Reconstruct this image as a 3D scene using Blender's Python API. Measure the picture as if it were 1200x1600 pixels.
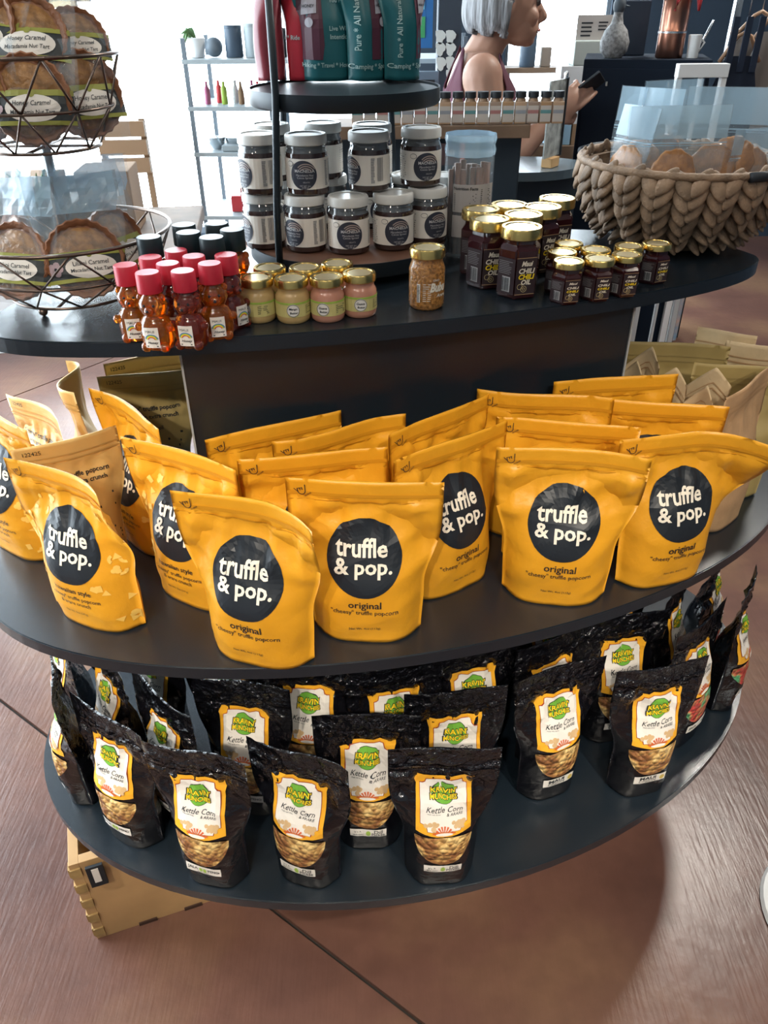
import bpy, bmesh, math, random
import numpy as np
from mathutils import Vector, Matrix, Euler
for o in list(bpy.data.objects): bpy.data.objects.remove(o)
SC = bpy.context.scene; COL = SC.collection
pi = math.pi; R = math.radians
# ------------------------------------------------------------------ camera
CAMH = 1.55; PITCH = R(33.7); ROLL = R(-0.5); FPX = 1202.0
_f = np.array([0, math.cos(PITCH), -math.sin(PITCH)]); _r = np.array([1., 0, 0]); _u = np.array([0, math.sin(PITCH), math.cos(PITCH)])
_R = math.cos(ROLL)*_r + math.sin(ROLL)*_u; _U = -math.sin(ROLL)*_r + math.cos(ROLL)*_u
cd = bpy.data.cameras.new('camera'); cam = bpy.data.objects.new('camera', cd); COL.objects.link(cam)
cam.matrix_world = Matrix(((_R[0], _U[0], -_f[0], 0), (_R[1], _U[1], -_f[1], 0), (_R[2], _U[2], -_f[2], CAMH), (0, 0, 0, 1)))
cd.sensor_fit = 'VERTICAL'; cd.sensor_height = 24; cd.lens = FPX/1600*24; cd.clip_start = .05
SC.camera = cam
def _ray(x, y): return _f + _R*(x-600)/FPX - _U*(y-800)/FPX
def on(x, y, z):                       # world point of the photograph's pixel on the level z
    d = _ray(x, y); t = (z-CAMH)/d[2]; return Vector(d*t) + Vector((0, 0, CAMH))
def at(x, y, d):                       # world point of the pixel at distance d ahead
    r = _ray(x, y); return Vector(r*(d/r[1])) + Vector((0, 0, CAMH))
# ------------------------------------------------------------------ world, lights, exposure
W = bpy.data.worlds.new('world'); SC.world = W; W.use_nodes = True
bg = W.node_tree.nodes['Background']; bg.inputs[0].default_value = (.80, .92, 1.0, 1); bg.inputs[1].default_value = 13
def area(loc, target, size, energy, col, sy=None):
    l = bpy.data.lights.new('ceiling_lamp_light', 'AREA'); l.energy = energy; l.color = col; l.size = size
    if sy: l.shape = 'RECTANGLE'; l.size_y = sy
    o = bpy.data.objects.new('ceiling_lamp_light', l); COL.objects.link(o); o.location = loc
    o.rotation_euler = (Vector(target)-Vector(loc)).to_track_quat('-Z', 'Y').to_euler(); return o
WARM = (1.0, .90, .76)
for lx, ly, tx, ty, en in ((-1.5, -.5, -.2, .9, 5), (-.8, -1.2, 0, .8, 4), (1.1, -1.0, .3, .9, 5), (1.7, .5, .5, 1.0, 5), (-1.7, .9, -.3, 1.0, 5), (.5, .3, 0, .9, 4), (-.6, .2, 0, .9, 4)):
    area((lx, ly, 3.05), (tx, ty, .7), .09, en*1.3, WARM)
area((1.85, 2.9, 3.2), (1.2, 1.8, 0), .30, 75, (1.0, .95, .86))
def spot(loc, target, deg, energy, blend=.7, col=WARM):
    l = bpy.data.lights.new('track_spot_light', 'SPOT'); l.energy = energy; l.color = col; l.spot_size = R(deg); l.spot_blend = blend; l.shadow_soft_size = .035
    o = bpy.data.objects.new('track_spot_light', l); COL.objects.link(o); o.location = loc; o.rotation_euler = (Vector(target)-Vector(loc)).to_track_quat('-Z', 'Y').to_euler()
for lx, tx, ty, tz, en in ((-.9, -.45, .85, .80, 140), (-.35, -.05, .80, .76, 140), (.55, .32, .88, .78, 140), (1.1, .62, 1.05, .70, 110), (-1.2, -.60, 1.05, .70, 110)):
    spot((lx, -1.15, 2.75), (tx, ty, tz), 23, en)
spot((.9, -.6, 2.95), (.40, .62, 0), 26, 190); spot((-.2, -.9, 2.95), (-.05, .45, 0), 24, 110); spot((-1.5, -.4, 2.95), (-.9, .9, 0), 34, 150)
def portal(loc, rot, sx, sy):
    l = bpy.data.lights.new('window_portal', 'AREA'); l.shape = 'RECTANGLE'; l.size = sx; l.size_y = sy; l.cycles.is_portal = True
    o = bpy.data.objects.new('window_portal', l); COL.objects.link(o); o.location = loc; o.rotation_euler = rot
portal((-1.5, 6.05, 2.0), (R(90), 0, pi), 3.2, 3.9)
portal((1.2, 6.05, 2.0), (R(90), 0, pi), .7, 3.9)
portal((-3.38, 3.2, 2.0), (R(90), 0, R(-90)), 5.0, 3.9)
vs = SC.view_settings; vs.view_transform = 'Standard'; vs.look = 'None'; vs.exposure = -0.18; vs.gamma = 1; vs.use_curve_mapping = False
# ------------------------------------------------------------------ materials
MATS = {}
def M(name, col, rough=.5, metal=0, spec=.5, coat=0, trans=0, alpha=1, bump=0, bscale=60, var=0, vscale=8, col2=None, ior=1.45, sub=0):
    if name in MATS: return MATS[name]
    m = bpy.data.materials.new(name); m.use_nodes = True; nt = m.node_tree; b = nt.nodes['Principled BSDF']
    b.inputs['Base Color'].default_value = (*col, 1); b.inputs['Roughness'].default_value = rough; b.inputs['Metallic'].default_value = metal
    b.inputs['Specular IOR Level'].default_value = spec; b.inputs['Coat Weight'].default_value = coat; b.inputs['Coat Roughness'].default_value = .06
    b.inputs['Transmission Weight'].default_value = trans; b.inputs['Alpha'].default_value = alpha; b.inputs['IOR'].default_value = ior
    if sub: b.inputs['Subsurface Weight'].default_value = sub; b.inputs['Subsurface Radius'].default_value = (.02, .008, .004)
    if var or bump:
        tc = nt.nodes.new('ShaderNodeTexCoord')
    if var:
        n = nt.nodes.new('ShaderNodeTexNoise'); n.inputs['Scale'].default_value = vscale; n.inputs['Detail'].default_value = 6
        cr = nt.nodes.new('ShaderNodeValToRGB'); c2 = col2 or tuple(c*(1-var) for c in col)
        cr.color_ramp.elements[0].position = .35; cr.color_ramp.elements[1].position = .65
        cr.color_ramp.elements[0].color = (*c2, 1); cr.color_ramp.elements[1].color = (*col, 1)
        nt.links.new(tc.outputs['Object'], n.inputs['Vector']); nt.links.new(n.outputs['Fac'], cr.inputs[0]); nt.links.new(cr.outputs[0], b.inputs['Base Color'])
    if bump:
        n = nt.nodes.new('ShaderNodeTexNoise'); n.inputs['Scale'].default_value = bscale; n.inputs['Detail'].default_value = 5
        bp = nt.nodes.new('ShaderNodeBump'); bp.inputs['Strength'].default_value = bump; bp.inputs['Distance'].default_value = .004
        nt.links.new(tc.outputs['Object'], n.inputs['Vector']); nt.links.new(n.outputs['Fac'], bp.inputs['Height']); nt.links.new(bp.outputs[0], b.inputs['Normal'])
    MATS[name] = m; return m
laminate = M('black_laminate', (.008, .014, .021), .27, spec=.9, bump=.06, bscale=900)  # black tinted navy: teal haze over the shadows put into the colour
edgeband = M('black_edge_band', (.012, .018, .025), .38)
yellow = M('yellow_film', (.72, .33, .018), .36, spec=.45, bump=.45, bscale=45, var=.06, vscale=20)
yellow_h = M('hawaiian_yellow_film', (.74, .34, .02), .38, spec=.45, bump=.45, bscale=45)
yellow_seal = M('yellow_seal', (.56, .24, .010), .45, bump=.1, bscale=80)
goldback = M('pale_gold_back_film', (.72, .47, .17), .36, metal=.25, bump=.3, bscale=40)
ink = M('dark_ink', (.012, .016, .022), .42)
cream = M('cream_print', (.80, .74, .62), .5)
palebit = M('pale_yellow_print', (.88, .55, .12), .45)
kraft = M('kraft_paper', (.44, .27, .14), .75, var=.2, vscale=30, bump=.15, bscale=200)
kraft_pale_lit = M('kraft_pale_lit_paper', (.60, .46, .28), .7, var=.15, vscale=30, bump=.15, bscale=200)
olive = M('olive_kraft_paper', (.36, .27, .10), .6, var=.15, vscale=20)
blackfilm = M('black_gloss_film', (.004, .004, .006), .13, spec=.85, bump=.8, bscale=42)
orange_lab = M('label_orange', (.86, .42, .03), .35)
white_lab = M('label_white', (.80, .76, .70), .4)
red_line = M('label_dark_red', (.35, .04, .02), .4)
green_lab = M('label_green', (.16, .42, .05), .4)
yell_lab = M('label_yellow', (.93, .68, .02), .4)
tent = M('label_tent_red', (.62, .13, .04), .4)
pick = M('pickle_green', (.35, .52, .08), .4)
# foil: sharp crumpling toward the zip, calmer on the body
_n = blackfilm.node_tree; _b = next(x for x in _n.nodes if x.type == 'BUMP'); _b.inputs['Distance'].default_value = .022; _t = next(x for x in _n.nodes if x.type == 'TEX_COORD')
_s = _n.nodes.new('ShaderNodeSeparateXYZ'); _m = _n.nodes.new('ShaderNodeMapRange'); _m.inputs['From Min'].default_value = .17; _m.inputs['From Max'].default_value = .235; _m.inputs['To Min'].default_value = .30; _m.inputs['To Max'].default_value = 1.0
_n.links.new(_t.outputs['Object'], _s.inputs[0]); _n.links.new(_s.outputs['Z'], _m.inputs['Value']); _n.links.new(_m.outputs[0], _b.inputs['Strength'])
def popcorn_mat(name, a, b2, c):
    m = bpy.data.materials.new(name); m.use_nodes = True; nt = m.node_tree; p = nt.nodes['Principled BSDF']; p.inputs['Roughness'].default_value = .35
    tc = nt.nodes.new('ShaderNodeTexCoord'); v = nt.nodes.new('ShaderNodeTexVoronoi'); v.inputs['Scale'].default_value = 110; n = nt.nodes.new('ShaderNodeTexNoise'); n.inputs['Scale'].default_value = 42; n.inputs['Detail'].default_value = 3
    cr = nt.nodes.new('ShaderNodeValToRGB'); e = cr.color_ramp.elements; e[0].position = .40; e[0].color = (*a, 1); e[1].position = .58; e[1].color = (*b2, 1); x = e.new(.5); x.color = (*c, 1)
    bp = nt.nodes.new('ShaderNodeBump'); bp.inputs['Strength'].default_value = .9; bp.inputs['Distance'].default_value = .006; bp.invert = True
    for t in (v, n): nt.links.new(tc.outputs['Object'], t.inputs['Vector'])
    nt.links.new(n.outputs['Fac'], cr.inputs[0]); nt.links.new(cr.outputs[0], p.inputs['Base Color']); nt.links.new(v.outputs['Distance'], bp.inputs['Height']); nt.links.new(bp.outputs[0], p.inputs['Normal'])
    return m
popc = popcorn_mat('kettle_corn', (.26, .11, .04), (.72, .50, .20), (.52, .30, .10))
popc2 = popcorn_mat('coloured_corn', (.50, .06, .05), (.10, .34, .16), (.55, .28, .12))
glass = M('clear_glass', (.95, .97, .97), .03, trans=1, ior=1.3)
film = M('clear_film', (.66, .82, .93), .10, alpha=.085, spec=.9, bump=.5, bscale=30)
frost = M('frosted_film', (.50, .72, .88), .22, alpha=.42, spec=.8, bump=.3, bscale=30)  # blue tint of both films stands in for window light coming through
gold = M('gold_lid', (.72, .52, .18), .25, metal=1)
goldtop = M('gold_lid_top', (.85, .72, .45), .3, metal=.8)
white_lid = M('white_lid', (.62, .62, .60), .35)
cocoa = M('cocoa_spread', (.040, .022, .020), .12, coat=.8)
navy = M('navy_print', (.030, .035, .055), .45)
swoosh = M('swoosh_print', (.42, .34, .31), .45)
honey = M('honey_amber', (.80, .24, .02), .06, trans=.85, coat=.6, spec=.6)
honey_red = M('fruit_honey', (.34, .05, .025), .06, trans=.75, coat=.6, spec=.6)
redcap = M('red_cap', (.50, .022, .045), .4, bump=.1, bscale=300)
darkcap = M('dark_cap', (.008, .020, .026), .4)
wire = M('bronze_wire', (.16, .12, .10), .3, metal=.9)
crust = M('tart_crust', (.30, .12, .05), .5, var=.4, vscale=60, bump=.4, bscale=200)
nuts = M('macadamia_filling', (.40, .20, .07), .25, var=.5, vscale=90, bump=.6, bscale=130)
bandg = M('olive_band', (.30, .31, .06), .5)
bandk = M('charcoal_band', (.030, .038, .042), .5)
pinkfl = M('plumeria_pink', (.45, .33, .36), .5, var=.4, vscale=90)
metalblk = M('black_metal', (.014, .022, .030), .4, metal=.3)
woodtray = M('brown_wood_tray', (.14, .065, .04), .5, var=.3, vscale=25)
straw = M('water_hyacinth', (.33, .22, .14), .6, var=.5, vscale=45, bump=.5, bscale=220)
straw2 = M('water_hyacinth_dark', (.22, .145, .09), .6, var=.5, vscale=45, bump=.5, bscale=220)
mango = M('dried_fruit', (.42, .17, .035), .3, var=.5, vscale=60, bump=.5, bscale=90)
butterm = M('fruit_butter', (.50, .34, .14), .2, coat=.6)
butterp = M('pink_butter', (.52, .24, .16), .2, coat=.6)
paleyl = M('pale_yellow_label', (.60, .52, .20), .5)
chilim = M('chili_oil', (.035, .008, .010), .1, coat=.9)
chilil = M('chili_label', (.030, .018, .022), .45)
bubum = M('bubu_arare', (.50, .22, .05), .15, coat=.8, var=.6, vscale=260, bump=.8, bscale=260)
pine = M('pine_wood', (.62, .38, .17), .5, var=.22, vscale=6)
pine_end = M('pine_end_grain', (.50, .33, .13), .6, var=.3, vscale=40)
teal = M('teal_film', (.012, .105, .125), .35, bump=.15, bscale=40)
maroonf = M('maroon_film', (.20, .030, .045), .35, bump=.15, bscale=40)
redf = M('red_film', (.42, .025, .045), .35, bump=.15, bscale=40)
skin = M('skin', (.34, .19, .135), .5, sub=.08)
hairm = M('grey_hair', (.26, .27, .29), .42, var=.65, vscale=14, bump=.9, bscale=22)
_tc = next(x for x in hairm.node_tree.nodes if x.type == 'TEX_COORD'); _mp = hairm.node_tree.nodes.new('ShaderNodeMapping'); _mp.inputs['Scale'].default_value = (9, 9, .7); hairm.node_tree.links.new(_tc.outputs['Object'], _mp.inputs[0])
for _x in [x for x in hairm.node_tree.nodes if x.type == 'TEX_NOISE']: hairm.node_tree.links.new(_mp.outputs[0], _x.inputs['Vector'])
tank = M('maroon_knit', (.085, .022, .040), .8, bump=.2, bscale=400)
wallw = M('white_wall', (.62, .64, .65), .7); walld = M('dark_wall', (.020, .035, .055), .7)
greym = M('grey_metal', (.16, .20, .24), .5); whitem = M('white_paint', (.75, .77, .78), .5)
brownbox = M('brown_cardboard', (.30, .19, .11), .8, var=.15, vscale=9)
copper = M('copper_metal', (.42, .20, .14), .28, metal=1)
leafg = M('leaf_green', (.07, .16, .05), .5)
steel = M('steel', (.6, .62, .64), .25, metal=1)
black = M('matt_black', (.012, .016, .022), .6)
shirt = M('taupe_cloth', (.24, .21, .19), .85, bump=.2, bscale=300); apron = M('navy_cloth', (.012, .020, .040), .9)
blue = M('blue_print', (.03, .16, .42), .5); redp = M('red_print', (.55, .05, .06), .5); rose = M('rose_print', (.42, .12, .22), .5)
# ------------------------------------------------------------------ helpers
def props(o, label=None, cat=None, group=None, kind=None):
    if label: o['label'] = label
    if cat: o['category'] = cat
    if group: o['group'] = group
    if kind: o['kind'] = kind
    return o
def thing(name, label, cat, loc=(0, 0, 0), rz=0, group=None, rx=0, ry=0, scale=1):
    o = bpy.data.objects.new(name, None); o.empty_display_size = .02; COL.objects.link(o)
    o.location = loc; o.rotation_euler = (rx, ry, rz); o.scale = (scale,)*3; return props(o, label, cat, group)
def mk(name, V, F, mat, parent=None, smooth=True):
    me = bpy.data.meshes.new(name); me.from_pydata([tuple(map(float, v)) for v in V], [], [tuple(map(int, f)) for f in F])
    if smooth: me.polygons.foreach_set('use_smooth', [True]*len(me.polygons))
    me.materials.append(mat); o = bpy.data.objects.new(name, me); COL.objects.link(o)
    if parent: o.parent = parent
    return o
def bmobj(name, bm, mat, parent=None, smooth=False):
    me = bpy.data.meshes.new(name); bm.to_mesh(me); bm.free()
    if smooth: me.polygons.foreach_set('use_smooth', [True]*len(me.polygons))
    me.materials.append(mat); o = bpy.data.objects.new(name, me); COL.objects.link(o)
    if parent: o.parent = parent
    return o
def box(name, c, s, mat, parent=None, bev=.0, rz=0):
    bm = bmesh.new(); bmesh.ops.create_cube(bm, size=1); bmesh.ops.scale(bm, vec=s, verts=bm.verts)
    if bev: bmesh.ops.bevel(bm, geom=bm.edges[:], offset=bev, segments=2, affect='EDGES', profile=.6)
    bmesh.ops.rotate(bm, matrix=Matrix.Rotation(rz, 3, 'Z'), verts=bm.verts); bmesh.ops.translate(bm, vec=c, verts=bm.verts)
    return bmobj(name, bm, mat, parent)
def lathe_geo(prof, n=28, caps=True, fl=0, nf=0):
    V = []; F = []
    for r, z in prof:
        for k in range(n):
            a = 2*pi*k/n; rr = r*(1+fl*math.cos(nf*a)); V.append((rr*math.cos(a), rr*math.sin(a), z))
    m = len(prof)
    for i in range(m-1):
        for k in range(n): F.append((i*n+k, i*n+(k+1) % n, (i+1)*n+(k+1) % n, (i+1)*n+k))
    if caps: F.append(tuple(range(n))[::-1]); F.append(tuple((m-1)*n+k for k in range(n)))
    return V, F
def lathe(name, prof, mat, parent=None, n=28, smooth=True, fl=0, nf=0, loc=None):
    V, F = lathe_geo(prof, n, True, fl, nf); o = mk(name, V, F, mat, parent, smooth)
    if smooth: 
        bm = bmesh.new(); bm.from_mesh(o.data)
        for e in bm.edges:
            if len(e.link_faces) == 2 and e.calc_face_angle(0) > .7: e.smooth = False
        bm.to_mesh(o.data); bm.free()
    if loc: o.location = loc
    return o
def tube_geo(pts, r, n=6, closed=False):
    P = [Vector(p) for p in pts]; V = []; F = []; m = len(P)
    for i, p in enumerate(P):
        a = P[(i-1) % m] if (closed or i) else P[i]; b = P[(i+1) % m] if (closed or i < m-1) else P[i]
        t = (b-a).normalized(); x = t.orthogonal() if abs(t.z) > .95 else t.cross(Vector((0, 0, 1))); x.normalize(); y = t.cross(x)
        rr = r[i] if isinstance(r, (list, tuple)) else r
        for k in range(n): V.append(p+x*rr*math.cos(2*pi*k/n)+y*rr*math.sin(2*pi*k/n))
    for i in range(m if closed else m-1):
        j = (i+1) % m
        for k in range(n): F.append((i*n+k, i*n+(k+1) % n, j*n+(k+1) % n, j*n+k))
    if not closed: F.append(tuple(range(n))[::-1]); F.append(tuple((m-1)*n+k for k in range(n)))
    return V, F
def tube(name, pts, r, mat, parent=None, n=6, closed=False): return mk(name, *tube_geo(pts, r, n, closed), mat, parent)
def ring(r, z, n=40, c=(0, 0)): return [(c[0]+r*math.cos(2*pi*k/n), c[1]+r*math.sin(2*pi*k/n), z) for k in range(n)]
def prism(name, pts2, z0, z1, mat, parent=None, bev=0):
    bm = bmesh.new(); vs_ = [bm.verts.new((x, y, z0)) for x, y in pts2]; f = bm.faces.new(vs_)
    ex = bmesh.ops.extrude_face_region(bm, geom=[f]); bmesh.ops.translate(bm, vec=(0, 0, z1-z0), verts=[v for v in ex['geom'] if isinstance(v, bmesh.types.BMVert)])
    bmesh.ops.recalc_face_normals(bm, faces=bm.faces[:])
    if bev: bmesh.ops.bevel(bm, geom=[e for e in bm.edges if abs(e.verts[0].co.z-e.verts[1].co.z) < 1e-6], offset=bev, segments=2, affect='EDGES')
    return bmobj(name, bm, mat, parent)
def dup(root, loc=None, rz=None, label=None, group=None):
    r = root.copy(); COL.objects.link(r)
    if loc is not None: r.location = loc
    if rz is not None: r.rotation_euler.z = rz
    if label: r['label'] = label
    if group: r['group'] = group
    for ch in list(root.children):
        c = ch.copy(); COL.objects.link(c); c.parent = r
        for g in ch.children:
            d = g.copy(); COL.objects.link(d); d.parent = c
    return r
# flat print: 2-D geometry that is laid onto a surface by a mapping
_tc = {}
def g_text(s, cx, cz, w=None, h=None, off=0, shear=0, cell=None, rot=0):
    k = (s, off, shear)
    if k not in _tc:
        cu = bpy.data.curves.new('print', 'FONT'); cu.body = s; cu.size = 1; cu.offset = off; cu.shear = shear; cu.resolution_u = 2; cu.align_x = 'CENTER'; cu.space_line = .85
        ob = bpy.data.objects.new('print', cu); me = bpy.data.meshes.new_from_object(ob)
        V = np.array([v.co[:2] for v in me.vertices]); F = [tuple(p.vertices) for p in me.polygons]
        bpy.data.objects.remove(ob); bpy.data.meshes.remove(me); bpy.data.curves.remove(cu); _tc[k] = (V, F)
    V, F = _tc[k]; lo = V.min(0); hi = V.max(0); V = V-(lo+hi)/2; sz = hi-lo
    sc = w/sz[0] if w else h/sz[1]
    sx = sc; sz_ = (h/sz[1] if (w and h) else sc); V = V*[sx, sz_]
    if rot: c, s_ = math.cos(rot), math.sin(rot); V = V@np.array([[c, s_], [-s_, c]])
    return g_cell((V+[cx, cz], F), cell)
def g_cell(g, cell):
    if not cell: return g
    bm = bmesh.new(); vv = [bm.verts.new((x, y, 0)) for x, y in g[0]]
    for f in g[1]:
        try: bm.faces.new([vv[i] for i in f])
        except ValueError: pass
    lo = g[0].min(0); hi = g[0].max(0)
    for ax in (0, 1):
        k = math.ceil(lo[ax]/cell)*cell
        while k < hi[ax]:
            co = [0, 0, 0]; co[ax] = k; no = [0, 0, 0]; no[ax] = 1
            bmesh.ops.bisect_plane(bm, geom=bm.verts[:]+bm.edges[:]+bm.faces[:], plane_co=co, plane_no=no); k += cell
    bm.verts.index_update(); V = np.array([v.co[:2] for v in bm.verts]); F = [tuple(v.index for v in f.verts) for f in bm.faces]; bm.free(); return V, F
def g_poly(pts, cell=None): return g_cell((np.array(pts, float), [tuple(range(len(pts)))]), cell)
def g_rect(x0, z0, x1, z1, cell=.01): return g_poly([(x0, z0), (x1, z0), (x1, z1), (x0, z1)], cell)
def g_disc(cx, cz, rx, rz=None, seg=36, rings=5):
    rz = rz or rx; V = [(cx, cz)]; F = []
    for i in range(1, rings+1):
        for k in range(seg): a = 2*pi*k/seg; V.append((cx+rx*i/rings*math.cos(a), cz+rz*i/rings*math.sin(a)))
    for k in range(seg): F.append((0, 1+k, 1+(k+1) % seg))
    for i in range(rings-1):
        for k in range(seg): a = 1+i*seg; F.append((a+k, a+seg+k, a+seg+(k+1) % seg, a+(k+1) % seg))
    return np.array(V), F
def g_arc(cx, cz, r0, r1, a0, a1, seg=14):
    V = []; F = []
    for k in range(seg+1):
        a = a0+(a1-a0)*k/seg; V += [(cx+r0*math.cos(a), cz+r0*math.sin(a)), (cx+r1*math.cos(a), cz+r1*math.sin(a))]
    for k in range(seg): F.append((2*k, 2*k+1, 2*k+3, 2*k+2))
    return np.array(V), F
def g_lines(x0, x1, z0, z1, n, seed=0, frac=.5):
    rd = random.Random(seed); return g_merge(*[g_rect(x0, z0+(z1-z0)*k/n, x0+(x1-x0)*rd.uniform(.7, 1), z0+(z1-z0)*(k+frac)/n, None) for k in range(n)])
def g_bars(x0, x1, z0, z1, n, seed=0):
    rd = random.Random(seed); return g_merge(*[g_rect(x0+(x1-x0)*k/n, z0, x0+(x1-x0)*(k+rd.uniform(.3, .75))/n, z1, None) for k in range(n)])
def g_merge(*gs):
    V = []; F = []; n = 0
    for v, f in gs: V.append(v); F += [tuple(i+n for i in q) for q in f]; n += len(v)
    return np.concatenate(V), F
def g_rot(g, a, cx=0, cz=0):
    c, s = math.cos(a), math.sin(a); V = (g[0]-[cx, cz])@np.array([[c, s], [-s, c]])+[cx, cz]; return V, g[1]
def decal(name, g, mp, off, mat, parent):
    o = mk(name, mp(g[0][:, 0], g[0][:, 1], off), g[1], mat, parent, False)
    if name in ('small_print', 'barcode_bars', 'popcorn_print'): o['kind'] = 'stuff'
    return o
def cyl(r, z0=0):                       # wraps print round an upright cylinder, x=0 facing -y
    def f(x, z, off):
        a = x/r; return np.stack([(r+off)*np.sin(a), -(r+off)*np.cos(a), z+z0], 1)
    return f
def flat(y): return lambda x, z, off: np.stack([x, np.full_like(x, y-off), z], 1)
# ------------------------------------------------------------------ the room
floor_mat = M('stained_concrete', (.17, .08, .055), .30, spec=.5)
nt = floor_mat.node_tree; b = nt.nodes['Principled BSDF']; tc = nt.nodes.new('ShaderNodeTexCoord')
n1 = nt.nodes.new('ShaderNodeTexNoise'); n1.inputs['Scale'].default_value = 1.5; n1.inputs['Detail'].default_value = 5
n2 = nt.nodes.new('ShaderNodeTexNoise'); n2.inputs['Scale'].default_value = 26; n2.inputs['Detail'].default_value = 7
mp_ = nt.nodes.new('ShaderNodeMapping'); mp_.inputs['Scale'].default_value = (55, 5, 1); mp_.inputs['Rotation'].default_value = (0, 0, .15)
n3 = nt.nodes.new('ShaderNodeTexNoise'); n3.inputs['Scale'].default_value = 2.2; n3.inputs['Detail'].default_value = 4
c1 = nt.nodes.new('ShaderNodeValToRGB'); e = c1.color_ramp.elements; e[0].position = .32; e[0].color = (.125, .060, .048, 1); e[1].position = .72; e[1].color = (.33, .19, .105, 1); q = e.new(.5); q.color = (.195, .094, .068, 1)
mx = nt.nodes.new('ShaderNodeMixRGB'); mx.blend_type = 'MULTIPLY'; mx.inputs[0].default_value = .35
bp = nt.nodes.new('ShaderNodeBump'); bp.inputs['Strength'].default_value = .2; bp.inputs['Distance'].default_value = .004
L = nt.links.new
for n_ in (n1, n2): L(tc.outputs['Object'], n_.inputs['Vector'])
L(tc.outputs['Object'], mp_.inputs['Vector']); L(mp_.outputs[0], n3.inputs['Vector']); L(n1.outputs['Fac'], c1.inputs[0]); L(c1.outputs[0], mx.inputs[1]); L(n2.outputs['Fac'], mx.inputs[2]); L(mx.outputs[0], b.inputs['Base Color'])
ad = nt.nodes.new('ShaderNodeMath'); ad.operation = 'ADD'; L(n3.outputs['Fac'], ad.inputs[0]); L(n2.outputs['Fac'], ad.inputs[1]); L(ad.outputs[0], bp.inputs['Height']); L(bp.outputs[0], b.inputs['Normal'])
X0, X1, Y0, Y1, ZC = -3.5, 3.6, -2.2, 6.2, 4.2
floor = box('floor', ((X0+X1)/2, (Y0+Y1)/2, -.06), (X1-X0, Y1-Y0, .1), M('joint_filler', (.03, .025, .022), .8)); props(floor, kind='structure')
jd = Vector((.81, -.586, 0)).normalized(); jn = Vector((jd.y*-1, jd.x, 0)); j1 = Vector((-.237, .862, 0)); j2 = Vector((-1.709, 3.388, 0))
for sa in (-1, 1):
    for sb in (-1, 1):
        bm = bmesh.new(); vv = [bm.verts.new(p) for p in ((X0, Y0, 0), (X1, Y0, 0), (X1, Y1, 0), (X0, Y1, 0))]; bm.faces.new(vv)
        for p0, nn, s in ((j1, jn, sa), (j2, jd, sb)):
            nv = nn*-s; bmesh.ops.bisect_plane(bm, geom=bm.verts[:]+bm.edges[:]+bm.faces[:], plane_co=p0-nv*.004, plane_no=nv, clear_outer=True)
        if bm.faces:
            ex = bmesh.ops.extrude_face_region(bm, geom=bm.faces[:]); bmesh.ops.translate(bm, vec=(0, 0, -.012), verts=[v for v in ex['geom'] if isinstance(v, bmesh.types.BMVert)])
            bmesh.ops.recalc_face_normals(bm, faces=bm.faces[:]); bmobj('slab', bm, floor_mat, floor)
        else: bm.free()
props(box('ceiling', ((X0+X1)/2, (Y0+Y1)/2, ZC+.05), (X1-X0, Y1-Y0, .1), M('dark_ceiling', (.10, .11, .12), .8)), kind='structure')
def wall_open(name, axis, pos, lo, hi, opens, mat):    # a wall with window openings, as one mesh of blocks
    bm = bmesh.new(); z0, z1 = .05, 3.95
    def blk(a, b_, c, d):
        if b_-a < 1e-4 or d-c < 1e-4: return
        r_ = bmesh.ops.create_cube(bm, size=1)['verts']
        s = (b_-a, .14, d-c) if axis == 'x' else (.14, b_-a, d-c); c_ = ((a+b_)/2, pos, (c+d)/2) if axis == 'x' else (pos, (a+b_)/2, (c+d)/2)
        bmesh.ops.scale(bm, vec=s, verts=r_); bmesh.ops.translate(bm, vec=c_, verts=r_)
    x = lo
    for a, b_ in opens: blk(x, a, 0, ZC); blk(a, b_, 0, z0); blk(a, b_, z1, ZC); x = b_
    blk(x, hi, 0, ZC); return props(bmobj(name, bm, mat), kind='structure')
BW = [(-3.1, .10), (.86, 1.55)]
wall_open('wall_back', 'x', Y1, X0, X1, BW, walld); wall_open('wall_left', 'y', X0, Y0, Y1, [(.7, 5.7)], wallw)
props(box('wall_right', (X1, (Y0+Y1)/2, ZC/2), (.14, Y1-Y0, ZC), walld), kind='structure'); props(box('wall_front', ((X0+X1)/2, Y0, ZC/2), (X1-X0, .14, ZC), M('grey_wall', (.16, .17, .18), .8)), kind='structure')
pane = M('window_glass', (1, 1, 1), .0, trans=1, ior=1.02, spec=.2, alpha=.12)
wn = 0
for a, b_, ax in ((*BW[0], 'x'), (*BW[1], 'x'), (.7, 5.7, 'y')):
    wn += 1; w = bpy.data.objects.new('window_%d' % wn, None); COL.objects.link(w); props(w, kind='structure'); k = 1 if ax == 'x' else 3
    for i in range(k):
        p0 = a+(b_-a)*i/k; p1 = a+(b_-a)*(i+1)/k; m = (p0+p1)/2
        def P(u, z): return (u, Y1, z) if ax == 'x' else (X0, u, z)
        def Sx(u, z, t): return (u, t, z) if ax == 'x' else (t, u, z)
        box('pane', P(m, 2.0), Sx(p1-p0-.05, 3.85, .008), pane, w)
        for e_ in (p0, p1): box('mullion', P(e_, 2.0), Sx(.05, 3.9, .06), greym, w)
    for z in (.07, 3.93): box('frame_rail', P((a+b_)/2, z), Sx(b_-a, .05, .06), greym, w)
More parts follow.
